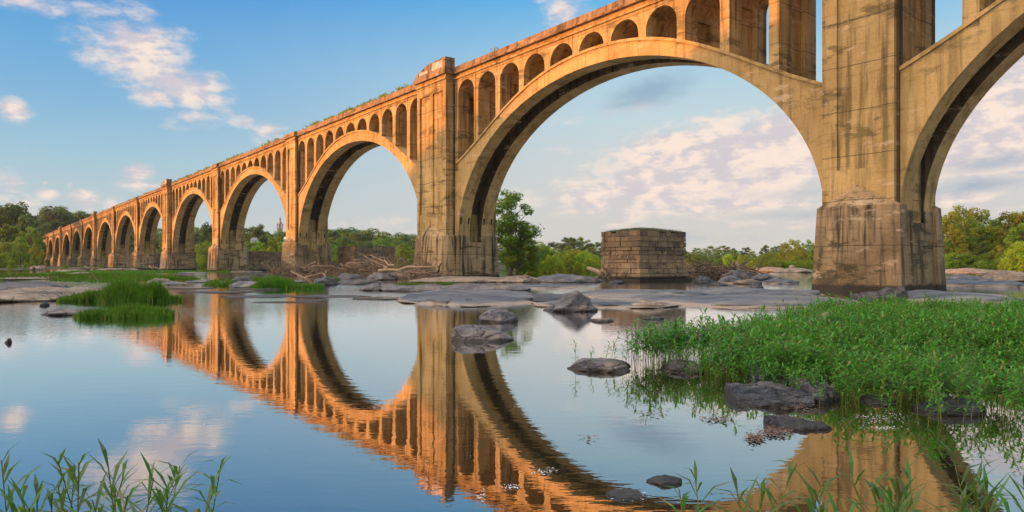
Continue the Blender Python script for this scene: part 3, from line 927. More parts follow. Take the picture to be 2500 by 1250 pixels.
# right bank
for x, d, yt, key, wd in ((2318, 168, 520, 'olive', .9), (2340, 172, 506, 'olive', .9), (2372, 176, 512, 'olive', .9), (2398, 178, 516, 'olive', .8), (2432, 190, 530, 'mid', .8), (2462, 176, 514, 'olive', .9), (2492, 172, 516, 'olive', .9), (2520, 170, 508, 'mid', .9),
                          (2330, 160, 560, 'olive', .9), (2366, 164, 556, 'mid', .9), (2405, 166, 550, 'olive', 1.0), (2450, 164, 560, 'olive', 1.0), (2496, 150, 545, 'mid', 1.0), (2312, 158, 585, 'mid', 1.0), (2350, 152, 606, 'olive', 1.1), (2395, 156, 590, 'dark', 1.0),
                          (2440, 152, 600, 'olive', 1.1), (2480, 146, 590, 'olive', 1.0), (2560, 160, 520, 'mid', 1), (2620, 150, 510, 'olive', 1), (2420, 158, 625, 'dark', 1.2), (2330, 150, 630, 'mid', 1.3), (2375, 150, 634, 'olive', 1.3)):
    tree_px(key, x, d, yt, 'olive broadleaf tree in the wood right of the nearest pier', 'trees on the right bank', wide=wd)
for i in range(20):
    tree_px(rng.choice(('bushmid', 'olive', 'bush', 'mid')), 2300 + i * 12.5 + rng.uniform(-6, 6), rng.uniform(140, 152), rng.uniform(612, 640), 'low leafy bush along the foot of the right bank wood', 'bushes at the foot of the right bank wood', wide=1.5, z=.1)
for x, d, yt in ((2462, 108, 628), (2490, 100, 600), (2510, 98, 590), (2478, 104, 640)):
    tree_px('bush', x, d, yt, 'bright green bush overhanging the right bank', 'bright bushes on the right bank', wide=1.0, z=0.1)

# wood on the west bank, left of the frame: it shades the near half of the bridge from the low sun
TERM = [(20, 17.5), (50, 16.6), (56, 15.0), (66, 15.0), (80, 15.0), (84, 14.6), (88, 13.2), (96, 10.5), (112, 7), (127, 4.2), (170, 3.6), (210, 3.0), (260, 1.6), (330, .6)]
DSH = 112.0
wood_q, wood_t = [], MB()
for s in np.arange(16, 330, 3.4):
    zt = skyline(TERM, s)
    for rrow in range(3):
        dd = DSH + rrow * 6 + rng.uniform(-1.5, 1.5)
        p = W(s + rng.uniform(-1, 1), 0) + Vector((LDIR.x, LDIR.y, 0)).normalized() * dd
        top = zt + dd * math.tan(SUN_EL) - (rrow * .8) - rng.uniform(0, .7)
        z0 = land(p.x, p.y)
        if math.atan2(-p.x, max(p.y, .1)) < R(39): continue
        hh = max(3.0, top - z0); wd = min(1.0, max(.55, 6.5 / hh)) * 1.2
        tm, cm = KINDS['dark' if rng.random() < .6 else 'mid'][rng.randrange(4)]
        a = rng.uniform(0, 6.28); ca, sa = math.cos(a), math.sin(a)
        co = np.empty(len(cm.vertices) * 3, dtype=np.float32); cm.vertices.foreach_get('co', co); co = co.reshape(-1, 3)[:4 * 2400]
        wood_q.append((np.stack([(co[:, 0] * ca - co[:, 1] * sa) * hh * wd + p.x, (co[:, 0] * sa + co[:, 1] * ca) * hh * wd + p.y, co[:, 2] * hh + z0], 1)).reshape(-1, 4, 3))
        wood_t.tube([(p.x, p.y, z0 - 1), (p.x, p.y, z0 + hh * .8)], [hh * .022, hh * .008], 6)
wood = link(bpy.data.objects.new('west_bank_wood', quads_mesh('west_bank_wood', np.concatenate(wood_q), M['leafA'])))
tag(wood, 'dense dark wood on the west bank outside the view', 'wood', kind='stuff')
wt = wood_t.build('unseen_west_bank_trunks', M['bark'], wood)
print('trees', TREES)
#--PART2--
# ------------------------------------------------------------------ rocks
M['rock_grey'] = simple('rock_grey', (0.055, 0.052, 0.055), (0.15, 0.135, 0.13), 1.3, 0.62, (0.25, 0.195, 0.15), 0.8, 0.06, (1, 1, 2.6), 0.4)
def slab_mat():
    m, t = mat('rock_slab')
    g = t.node('ShaderNodeNewGeometry'); P = g.outputs['Position']
    sp = t.node('ShaderNodeSeparateXYZ'); t.l.new(P, sp.inputs[0])
    st = t.noise(t.mapping(P, rot=(0, 0, .12), scale=(.16, .9, 1)), 1.0, 6, .62, .5)
    st2 = t.noise(t.mapping(P, (3, 1, 0), (0, 0, .05), (.3, 1.6, 1)), 1.0, 5, .65, .5)
    f = t.noise(P, 6, 6, .7)
    col = t.ramp(st, [(.32, (.028, .035, .048)), (.45, (.075, .086, .104)), (.57, (.14, .142, .145)), (.70, (.31, .25, .18))])
    col = t.mix(t.math('MULTIPLY', t.range(st2, .52, .66), .55), col, (.07, .075, .095))
    zz = t.math('ADD', sp.outputs[2], t.math('MULTIPLY', t.math('SUBTRACT', st2, .5), .16))
    col = t.mix(t.math('MULTIPLY', t.range(zz, .10, .05), .75), col, (.36, .27, .19))
    col = t.mix(t.math('MULTIPLY', t.range(f, .5, .72), .4), col, (.06, .058, .062))
    vo = t.node('ShaderNodeTexVoronoi', feature='DISTANCE_TO_EDGE'); vo.inputs['Scale'].default_value = 1.0
    t.l.new(t.vmath('ADD', t.mapping(P, rot=(0, 0, .1), scale=(.10, .34, .5)), t.vmath('MULTIPLY', t.noise(P, .5, 5, .6, col=True), (.7, .7, .7))), vo.inputs['Vector'])
    crack = t.math('MULTIPLY', t.range(vo.outputs['Distance'], 0.016, 0.0), t.range(st2, .42, .6))
    col = t.mix(t.math('MULTIPLY', crack, .85), col, (.012, .011, .012))
    finish(t, col, .62, t.math('SUBTRACT', t.math('ADD', f, st2), t.math('MULTIPLY', crack, 1.2)), .7, .05, .4)
    return m


M['rock_slab'] = slab_mat()
M['rock_dark'] = simple('rock_dark', (0.030, 0.027, 0.028), (0.075, 0.065, 0.062), 1.3, 0.6, (0.12, 0.095, 0.08), 0.6, 0.05, (1, 1, 3), 0.45)
M['rock_slate'] = simple('rock_slate', (0.016, 0.017, 0.020), (0.052, 0.053, 0.058), 1.6, 0.42, (0.105, 0.095, 0.085), 1.0, 0.05, (1.4, 5, 9), 0.5)
M['rock_warm'] = simple('rock_warm', (0.17, 0.12, 0.085), (0.31, 0.225, 0.155), 0.8, 0.8, (0.08, 0.066, 0.058), 0.5, 0.04, (0.7, 1.4, 2.5), 0.3)
M['rock_pink'] = simple('rock_pink', (0.075, 0.068, 0.07), (0.15, 0.13, 0.125), 2.8, 0.7, (0.21, 0.155, 0.13), 0.9, 0.03, (1, 1, 1), 0.35)


def ico(sub):
    import bmesh
    bm = bmesh.new(); bmesh.ops.create_icosphere(bm, subdivisions=sub, radius=1.0)
    V = np.array([v.co[:] for v in bm.verts]); F = [tuple(v.index for v in f.verts) for f in bm.faces]; bm.free()
    return V, F


ICO = {3: ico(3), 4: ico(4), 5: ico(5)}
NROCK = 0


def rock(label, xl, xr, yn, h, depth, style='round', m='rock_grey', peak=0.0, skew=0.0, group=None, name=None, rz=0.0, sub=4, rough=None, z=0.0):
    """rock whose near water line lies at photo row yn between columns xl and xr"""
    global NROCK
    NROCK += 1
    sd = NROCK * 13.7; rg = 1.0 if rough is None else rough
    d = FOC * (EYE - z) / (yn - HZ)
    wd = (xr - xl) * (d + depth * .35) / FOC
    c = Vector((PD((xl + xr) / 2, d + depth * .35), d + depth / 2, z))
    V, F = ICO[sub]
    out = []
    for x, y, zz in V:
        p = Vector((x, y, zz))
        n1 = mnoise.noise(p * 1.1 + Vector((sd, 0, 0))); n2 = mnoise.noise(p * 2.6 + Vector((0, sd, 0))); n3 = mnoise.noise(p * 6 + Vector((0, 0, sd)))
        vd = mnoise.voronoi(p * 1.5 + Vector((sd, sd, 0)))[0]; vs = mnoise.voronoi(p * 4.2 + Vector((0, sd, sd)))[0]
        k = 1 + .20 * n1 + .08 * n2 + .03 * n3 + rg * (.24 * (vd[0] - .45) + .07 * (vs[0] - .4))
        X, Y, Z = x * k, y * k, zz * k
        if style == 'slab':
            r = math.hypot(X, Y)
            Z = (1 if Z > 0 else -1) * min(1, abs(Z) * 1.9) * (1 - .55 * min(1, r) ** 2.5) + (.22 * n1 + .14 * n2)
            Z += .22 * math.floor(3 * mnoise.noise(Vector((X * 1.6 + sd, Y * 2.6, 0)))) / 3 + .10 * mnoise.noise(Vector((X * 5 + sd, Y * 7, 3)))
        elif style == 'slate':
            k2 = 1 + .30 * mnoise.noise(Vector((x * 1.7 + sd, y * 1.7, 3.0))) + .12 * mnoise.noise(Vector((x * 5 + sd, y * 5, 1.0)))
            X, Y = x * k2, y * k2 * (1 - .38 * x)
            X = max(-.9, X)
            q = mnoise.noise(Vector((X * 1.2 + sd, Y * 1.8, sd))); q2 = mnoise.noise(Vector((X * 3.1 + sd, Y * 4.3, sd + 5)))
            top = .62 + .45 * X * peak + .30 * round((q * 1.2 + q2 * .5) * 4) / 4 + .10 * q2 - .30 * max(0, -Y)
            Z = min(zz * 2.2, max(.03, top)) + (.05 * round(q2 * 4) if zz > .1 else 0)
        elif style == 'peak':
            Z = Z if Z < 0 else Z * (1 - .62 * min(1, abs(X - peak) * 1.05)) * 1.25
            Z += .05 * round(n2 * 4) / 2
        elif style == 'round':
            Z = Z * (.95 - skew * X) + .05 * n3 + .05 * rg * round(n2 * 5) / 2
        out.append((X * wd / 2, Y * depth / 2, max(-.9, Z) * h))
    b = MB(); b.v = out; b.f = F
    o = b.build(name or ('flat_rock' if style == 'slab' else 'rock'), M[m], smooth=style == 'slab' or style == 'round')
    o.location = c; o.rotation_euler = (0, 0, rz)
    tag(o, label, 'rock', group, 'thing')
    return o


# boulders in the near pool
rock('smooth grey boulder with a pebbly rim, larger and nearer of the two in the pool', 1100, 1250, 836, .27, 1.0, 'round', 'rock_pink', skew=.42, sub=5, rough=.25)
rock('rounded dark grey boulder, smaller and farther of the two in the pool', 1170, 1263, 788, .31, .9, 'round', 'rock_grey', sub=5, rough=.2)
rock('angular grey boulder with a pointed peak at the edge of the long ledge', 1333, 1458, 762, .50, 1.4, 'peak', 'rock_grey', .28, sub=5)
rock('flat low stone awash just right of the pointed boulder', 1440, 1500, 787, .07, .6, 'slab', 'rock_warm')
rock('small dark stone awash right of the flat low stone', 1570, 1622, 781, .06, .4, 'round', 'rock_slate')
rock('wide low domed slab of pale grey rock in front of the wide capped pier', 975, 1335, 747, .30, 9.5, 'slab', 'rock_slab', sub=5)
rock('long flat grey ledge running right from the pointed boulder', 1300, 1660, 754, .16, 4.0, 'slab', 'rock_slab', sub=5)
rock('grey ledge with dark hollows behind the long flat ledge', 1370, 1760, 733, .30, 5.5, 'slab', 'rock_slab', sub=5)
rock('long sandy edged ledge below the nearest pier, beside the green bed', 1600, 2120, 752, .26, 6.0, 'slab', 'rock_slab', sub=5)
rock('low blue grey ledge between the tall ruined pier and the sandy edged ledge', 1700, 2010, 729, .34, 4.5, 'slab', 'rock_slab', sub=5)
rock('small brown hump of rock on the front of the long flat ledge', 1535, 1640, 752, .20, 1.0, 'slab', 'rock_warm')
rock('pale grey slab at the right foot of the nearest pier', 2205, 2470, 741, .28, 7, 'slab', 'rock_slab', sub=5)
rock('dark wedge shaped rock leaning at the foot of the nearest pier', 2092, 2226, 735, .42, 2.0, 'slate', 'rock_dark', .9)
rock('long low grey rock below the grass tuft, left of the wide slab', 930, 1110, 712, .32, 3.0, 'slab', 'rock_grey')
rock('humped grey rock left of the long low rock', 882, 935, 710, .34, 2.2, 'round', 'rock_grey')
rock('long grey ledge behind the wide domed slab', 1050, 1290, 712, .30, 4, 'slab', 'rock_grey')
rock('small black rock on the ledge behind the wide domed slab', 1022 + 128, 1186, 706, .32, 1.2, 'round', 'rock_dark')
rock('dark blue grey rock between the wide slab and the pointed boulder', 1270, 1400, 738, .22, 4, 'slab', 'rock_slate')
rock('brown ledge along the foot of the wide capped pier', 1010, 1240, 690, .40, 7, 'slab', 'rock_warm')
rock('long flat reddish rock in front of the bright thicket', 1190, 1330, 690, .42, 7, 'slab', 'rock_warm')
rock('long grey rock with a dark undercut left of the tall ruined pier', 1300, 1475, 690, .50, 7, 'slab', 'rock_grey')
rock('small rounded stone in front of the reddish rock', 1268, 1296, 689, .55, 1.2, 'round', 'rock_warm')
rock('thin flat slab of rock awash below the reddish rock', 1195, 1420, 705, .16, 4, 'slab', 'rock_slab')
rock('flat stone awash in front of the tall ruined pier', 1488, 1525, 692, .2, 1.2, 'slab', 'rock_slate')
rock('small dark rock alone in the bright water right of the tall ruined pier', 1832, 1866, 703, .3, .9, 'peak', 'rock_dark', .0)
for i, (a, b, y, h, dp, m, lab) in enumerate(((1698, 1740, 692, .55, 2, 'rock_slate', 'blue grey boulder at the left foot of the right driftwood heap'), (1760, 1812, 692, .55, 2, 'rock_slab', 'pale rounded boulder at the front of the right driftwood heap'),
        (1775, 1835, 682, .95, 3, 'rock_grey', 'large humped grey boulder under the right driftwood heap'), (1800, 1860, 694, .35, 2, 'rock_warm', 'low brown boulder right of the pale rounded boulder'),
        (1840, 1905, 684, .55, 3, 'rock_grey', 'long grey boulder tapering right from the driftwood heap'), (1868, 1950, 693, .30, 3, 'rock_slab', 'low grey slab in the bright water left of the nearest pier'),
        (1735, 1775, 697, .2, 1.5, 'rock_dark', 'low dark rock under the pale rounded boulder'))):
    rock(lab, a, b, y, h, dp, 'round' if i not in (5,) else 'slab', m)
for a, b, y, h, lab in ((1850, 1930, 664, .8, 'low reddish rock ledge on the far shore left of the grove'), (1905, 1992, 666, .7, 'low reddish rock ledge on the far shore below the grove'), (1928, 1942, 660, 1.2, 'small orange rock standing on the far shore ledge')):
    rock(lab, a, b, y, h, 8 if b - a > 30 else 2, 'slab' if b - a > 30 else 'round', 'rock_warm')
for a, b, y, h, dp, lab, m in ((2300, 2420, 690, .5, 6, 'dark flat ledge right of the nearest pier', 'rock_grey'), (2425, 2510, 688, .9, 4, 'pale rounded boulder under the right bank bushes', 'rock_warm'), (2300, 2400, 699, .35, 4, 'pale blue grey slab in the water right of the nearest pier', 'rock_slab'),
        (2390, 2520, 702, .35, 5, 'long pale slab below the rounded boulder at the right edge', 'rock_slab'), (2305, 2460, 669, .8, 8, 'far pale rock shelf under the right bank trees', 'rock_warm')):
    rock(lab, a, b, y, h, dp, 'slab', m)
# left side
rock('dark flat rock with a black undercut at the left edge', -60, 130, 712, .42, 5, 'slab', 'rock_dark', sub=5)
rock('big sloping brown slab at the left edge below the dark flat rock', -60, 215, 738, .40, 6, 'slab', 'rock_warm', sub=5)
rock('pale sandy spit at the left edge beside the grass flat', -30, 92, 684, .22, 9, 'slab', 'rock_warm')
rock('low rounded brown rock awash in the left pool', 104, 214, 771, .16, 1.4, 'round', 'rock_pink')
rock('small reddish stone in the water left of the lower grass clump', 100, 112, 748, .12, .4, 'round', 'rock_dark')
rock('flat brown rock inside the edge of the left grass clump', 254, 292, 736, .25, 1.2, 'slab', 'rock_warm')
for a, b, y, h, dp, lab, m in ((365, 405, 693, .35, 3, 'flat pale rock at the right end of the left grass flats', 'rock_warm'), (392, 440, 697, .2, 3, 'low pale slab right of the left grass flats', 'rock_slab'),
        (520, 560, 699, .3, 2, 'low grey rock left of the middle grass clump', 'rock_grey'), (560, 612, 698, .55, 2, 'dark sloping rock in the middle grass clump', 'rock_dark'), (556, 660, 703, .35, 3, 'long pale rock in front of the middle grass clump', 'rock_grey'),
        (768, 818, 697, .55, 3, 'dark humped rock right of the middle grass clump', 'rock_dark'), (815, 893, 688, .6, 4, 'dark rounded rock under the driftwood jam', 'rock_dark'), (820, 925, 695, .35, 3, 'flat black rock below the driftwood jam', 'rock_dark'),
        (900, 960, 684, .6, 4, 'grey rock under the right part of the driftwood jam', 'rock_grey'), (930, 1090, 682, .75, 5, 'long brown rock below the long pale trunk', 'rock_warm'),
        (140, 190, 664, .4, 8, 'flat pale rock on the far left flats', 'rock_warm'), (165, 210, 673, .35, 5, 'pale flat rock between the left grass flats', 'rock_warm'), (230, 330, 659, .4, 9, 'pale rock shelf under the far arches', 'rock_warm')):
    rock(lab, a, b, y, h, dp, 'slab' if 'humped' not in lab and 'rounded' not in lab else 'round', m)
for i, (a, b, y, h, dp) in enumerate(((420, 640, 716, .05, 2.5), (540, 720, 727, .04, 2.2), (400, 520, 706, .07, 2.5), (700, 900, 727, .05, 2.0), (860, 1010, 733, .06, 2.2), (720, 800, 736, .04, 1.0), (560, 690, 708, .05, 3), (440, 560, 690, .12, 4), (600, 790, 740, .03, .8), (430, 500, 668, .2, 5), (560, 640, 664, .2, 5), (660, 740, 690, .12, 4))):
    rock('thin wet ledge barely breaking the surface in the shallows before the sunlit arches', a, b, y, h, dp, 'slab', 'rock_grey' if i % 2 else 'rock_warm', group='thin wet ledges in the shallows')
# near right shore
rock('tilted grey slate slab leaning at the edge of the green bed', 1832, 1930, 950, .22, .8, 'slate', 'rock_slate', -.9, rz=-.25)
rock('large dark flat slate rock at the water edge before the green bed', 1785, 2025, 998, .125, .95, 'slate', 'rock_slate', -.3, sub=5, rz=-.12)
rock('rough dark rock right of the large flat slate', 1950, 2055, 985, .19, .7, 'slate', 'rock_dark', -.4)
rock('dark rock half hidden by stems at the lower edge of the green bed', 2250, 2405, 1016, .12, .5, 'round', 'rock_slate', skew=-.2)
rock('flat mottled rock at the left tip of the green bed', 1398, 1548, 910, .11, .9, 'slab', 'rock_pink', sub=5)
rock('long thin slate rock lying in the water below the large flat slate', 1868, 2025, 1054, .06, .45, 'slate', 'rock_dark', -.5, rz=-.3)
rock('small dark stone alone in the near water', 1588, 1664, 1186, .035, .16, 'round', 'rock_dark')
rock('low speckled stone awash in the near water', 1478, 1580, 1224, .018, .2, 'slab', 'rock_slate')
rock('grey stone buried in the left part of the green bed', 1620, 1720, 912, .11, .7, 'round', 'rock_grey')
rock('pale stone showing through the middle of the green bed', 1990, 2050, 820, .42, .9, 'round', 'rock_warm')
rock('small flat stone among stems at the water edge', 2110, 2190, 990, .05, .4, 'slab', 'rock_slate')
o = rock('small dark stub poking out of the water at the left', 11, 26, 838, .07, .1, 'peak', 'rock_dark', .4, name='stump'); o['category'] = 'stub'

# ------------------------------------------------------------------ grass
M['grass'] = leafmat('grass_blades', (0.038, 0.11, 0.005), (0.065, 0.155, 0.007), (0.12, 0.23, 0.014), 0.4, 1.1, 0.5)
M['bed'] = leafmat('willow_leaves', (0.032, 0.15, 0.006), (0.055, 0.20, 0.008), (0.13, 0.31, 0.03), 0.35, 0.8, 0.42, 0.1)
M['stemg'] = simple('stems_green', (0.12, 0.17, 0.03), (0.20, 0.22, 0.05), 8, 0.7)


def blades(cx, cy, rx, ry, n, h, seed, wdt=.02, rz=0.0, edge=.35):
    r = np.random.default_rng(seed)
    a = r.uniform(0, 2 * np.pi, n); rad = np.sqrt(r.uniform(0, 1, n))
    wob = 1 + .18 * np.sin(3 * a + seed) + .13 * np.sin(7 * a + 2 * seed) + .07 * np.sin(17 * a + 3 * seed) + .05 * np.abs(r.normal(size=n))
    lx, ly = rad * np.cos(a) * rx * wob, rad * np.sin(a) * ry * wob
    c, s = math.cos(rz), math.sin(rz)
    x, y = cx + lx * c - ly * s, cy + lx * s + ly * c
    tuft = .72 + .28 * np.sin(x * 1.9 + seed) * np.sin(y * 1.3 + 1.7 * seed) + .12 * np.sin(x * 5.1) * np.sin(y * 3.7)
    hh = h * (r.uniform(.45, 1.05, n) + .35 * (r.uniform(0, 1, n) > .93)) * tuft * (1 - edge * rad ** 4)
    t = r.uniform(0, 2 * np.pi, n); ux, uy = np.cos(t) * wdt, np.sin(t) * wdt * .4
    l = r.uniform(.05, .4, n) * hh; la = r.uniform(0, 2 * np.pi, n); dx, dy = np.cos(la) * l, np.sin(la) * l
    z0 = np.full(n, -.03)
    def P(fx, k, hz): return np.stack([x + fx * ux + dx * k, y + fx * uy + dy * k, z0 + hh * hz], 1)
    q1 = np.stack([P(-1, 0, 0), P(1, 0, 0), P(.8, .3, .6), P(-.8, .3, .6)], 1)
    q2 = np.stack([P(-.8, .3, .6), P(.8, .3, .6), P(.1, 1, 1), P(-.1, 1, 1)], 1)
    return np.concatenate([q1, q2])


def patch(label, xl, xr, yn, ytop, h, n, seed, parts=None, wdt=.02):
    """a clump of grass between columns xl and xr; near edge on the water at row yn, blade tips of the far edge at row ytop"""
    dn = FOC * EYE / (yn - HZ); df = FOC * (EYE - h) / (ytop - HZ)
    ry = max(.5, (df - dn) / 2); cy = dn + ry
    cx = PD((xl + xr) / 2, cy); rx = (xr - xl) / 2 * cy / FOC
    q = [blades(cx, cy, rx, ry, n, h, seed, wdt)]
    for i, (fx, fy, fr, fh) in enumerate(parts or []):
        q.append(blades(cx + fx * rx, cy + fy * ry, rx * fr, ry * fr, int(n * fr), h * fh, seed + 50 + i, wdt))
    o = link(bpy.data.objects.new('grass', quads_mesh('grass', np.concatenate(q), M['grass'])))
    return tag(o, label, 'grass', kind='stuff')


patch('tall thick grass clump at left in front of the dark slabs', 232, 412, 737, 686, .78, 15000, 1, [(-.1, .1, .6, 1.12), (.35, 0, .5, 1.05)])
patch('shorter grass at the left end of the tall thick clump', 150, 262, 737, 712, .48, 5000, 2)
patch('lower grass clump standing in the water below the tall thick clump', 212, 412, 779, 742, .40, 9000, 3, [(.35, .1, .5, 1.25)], .014)
patch('flat bright lawn of grass at the far left', -80, 165, 689, 662, .55, 15000, 4, wdt=.05)
patch('long low grass bank in front of the small far arches', 186, 425, 688, 668, .5, 12000, 5, [(-.2, .3, .6, 1.1), (.4, .2, .5, 1.1)], .045)
patch('thin far strip of grass under the small arches', 155, 445, 669, 657, .5, 9000, 6, wdt=.08)
patch('middle grass clump left of the driftwood jam', 528, 690, 699, 671, .6, 9000, 7, wdt=.03)
patch('rounded grass clump standing in water below the driftwood jam', 612, 764, 706, 676, .68, 9000, 8, wdt=.03)
patch('thin grass tuft on the long low rock before the wide pier', 974, 1104, 700, 687, .38, 5000, 9, wdt=.03)
patch('small grass tuft behind the dark humped rock', 785, 826, 688, 675, .5, 1200, 10, wdt=.03)
patch('bright grass strip on the far shelf at the right edge', 2325, 2445, 683, 665, .35, 7000, 11, wdt=.05)
patch('grass at the foot of the second bridge pier', 545, 590, 664, 656, .5, 1500, 12, wdt=.06)


# dense bed of water willow on the right shore, one object
def plant_quads(r, h, nleaf, L, wl, lean=.12, low=.35, sw=None, upf=0.0):
    """quads of one stem with lance-shaped leaves: (leaf quads, stem quads)"""
    la = r.uniform(0, 6.283); ln = r.uniform(0, lean)
    ax = np.array([math.cos(la) * ln, math.sin(la) * ln, 0])
    sp = lambda t: np.array([0, 0, h * t]) + ax * h * t * t
    lq = []
    for i in range(nleaf):
        t = low + (1 - low) * (i + .5) / nleaf
        a = i * 2.4 + r.uniform(-.4, .4)
        up = r.uniform(.1, .8) + (.9 if t > .9 else 0) + upf * max(0, t - .6) * 2
        l = L * r.uniform(.7, 1.2) * (1 - .35 * (t > .93))
        d = np.array([math.cos(a), math.sin(a), up]); d /= np.linalg.norm(d)
        s = np.array([-math.sin(a), math.cos(a), 0]) * wl
        p0 = sp(t); p1 = p0 + d * l * .5; d2 = d - np.array([0, 0, r.uniform(.25, .9)]); p2 = p1 + d2 / np.linalg.norm(d2) * l * .5
        lq.append([p0 - s * .3, p0 + s * .3, p1 + s, p1 - s]); lq.append([p1 - s, p1 + s, p2 + s * .08, p2 - s * .08])
    sq = []
    sw = sw or h * .006
    for j in range(3):
        a0, a1 = sp(j / 3), sp((j + 1) / 3); s = np.array([sw, 0, 0]); s2 = np.array([0, sw, 0])
        sq.append([a0 - s, a0 + s, a1 + s, a1 - s]); sq.append([a0 - s2, a0 + s2, a1 + s2, a1 - s2])
    return np.array(lq), np.array(sq)


def bed():
    r = np.random.default_rng(5)
    tm = [plant_quads(r, 1.0, 15, .30, .027, .45, .38) for _ in range(18)]
    near = [(1500, 8.9), (1560, 8.6), (1640, 8.2), (1740, 7.8), (1830, 7.45), (1930, 7.2), (2050, 6.75), (2250, 6.4), (2500, 6.15), (3000, 5.6)]
    far = [(1500, 8.9), (1530, 9.6), (1570, 10.6), (1640, 11.2), (1700, 10.8), (1760, 11.4), (1810, 12.6), (1850, 14.2), (1920, 15.8), (2000, 17.4), (2200, 18.4), (2500, 19.6), (3000, 20)]
    L, S = [], []
    n = 0
    while n < 9500:
        x = r.uniform(1500, 2760); d = math.sqrt(r.uniform(5.6 ** 2, 20 ** 2))
        dn, df = np.interp(x, *zip(*near)), np.interp(x, *zip(*far))
        e = r.normal() * .12
        if not dn + e < d < df + e: continue
        # thin out near the water and the left tip; small gaps
        k = min(1, (d - dn) / 1.1 + .30) * min(1, (x - 1490) / 130 + .1)
        X = PD(x, d)
        g = mnoise.noise((X * .8, d * .8, 2.0))
        if r.uniform() > k * (1.0 if g > -.22 else .22): continue
        n += 1
        h = (.40 + .20 * mnoise.noise((X * .45, d * .45, 7)) + .10 * mnoise.noise((X * 1.6, d * 1.6, 3)) + r.normal() * .06 + .16 * (r.uniform() > .96)) * (.85 if d - dn < .6 else 1)
        if d > 13: h *= .9
        h = max(.12, h)
        lq, sq = tm[r.integers(18)]
        a = r.uniform(0, 6.283); c, s = math.cos(a), math.sin(a)
        Rm = np.array([[c, s, 0], [-s, c, 0], [0, 0, 1]]) * h
        o = np.array([X, d, -.02])
        L.append(lq @ Rm + o); S.append(sq @ Rm + o)
    # sparse emergent stems in front of the bed and at its left tip
    for x, d, h in [(1405, 9.1, .36), (1440, 9.2, .30), (1478, 9.3, .36), (1500, 9.0, .34), (1492, 9.6, .45), (1520, 9.3, .3), (2000, 6.6, .3), (2150, 6.2, .33), (2170, 6.1, .28), (2265, 5.9, .36), (2290, 5.85, .38), (2300, 6.0, .3), (2390, 6.0, .3), (2460, 5.9, .42), (2350, 5.9, .3)]:
        lq, sq = tm[r.integers(18)]
        o = np.array([PD(x, d), d, -.02]); L.append(lq * h + o); S.append(sq * h + o)
    o = link(bpy.data.objects.new('water_willow_bed', quads_mesh('water_willow_bed', np.concatenate(L), M['bed'])))
    tag(o, 'dense bed of narrow leaved water plants filling the right shore', 'ground cover', kind='stuff')
    link(bpy.data.objects.new('stems', quads_mesh('stems', np.concatenate(S), M['stemg'])), o)


bed()
# dark mud under the bed, just above the water
M['mud'] = simple('mud', (0.022, 0.018, 0.010), (0.05, 0.038, 0.02), 2.0, 0.7, obj=False)
mb = MB()
mpts = [(1760, 9.0), (1850, 8.6), (1950, 8.3), (2050, 8.0), (2150, 7.75), (2250, 7.7), (2380, 7.4), (2500, 7.5), (2620, 7.2), (2760, 7.3), (2760, 18.4), (2500, 18.0), (2200, 16.8), (2000, 15.6), (1920, 13.9), (1850, 11.9), (1800, 10.4)]
mb.add([(PD(x, d), d, .012) for x, d in mpts], [tuple(range(len(mpts)))])
tag(mb.build('mud', M['mud']), kind='structure')

# single plants at the bottom edge of the view, standing on the near bank
M['fgleaf'] = leafmat('near_leaves', (0.035, 0.10, 0.014), (0.045, 0.125, 0.016), (0.08, 0.17, 0.025), 0.35, 3.0, 0.4, 0.25)


def near_plant(x, ytop, d, seed, label, nl=25, L=.135, lean=.3, low=.4):
    r = np.random.default_rng(seed)
    ztop = EYE - (ytop - HZ) * d / FOC
    zb = land(PD(x, d), d); zb = max(zb, -.02)
    h = max(.2, ztop - zb)
    lq, sq = plant_quads(r, h, nl, L, .0061, lean, low, .0020, .55)
    o = empty('water_willow', (PD(x, d), d, zb), r.uniform(0, 6.28)); tag(o, label, 'plant', 'single plants at the bottom edge')
    link(bpy.data.objects.new('leaves', quads_mesh('leaves', lq, M['fgleaf'])), o)
    link(bpy.data.objects.new('stem', quads_mesh('stem', sq, M['stemg'])), o)


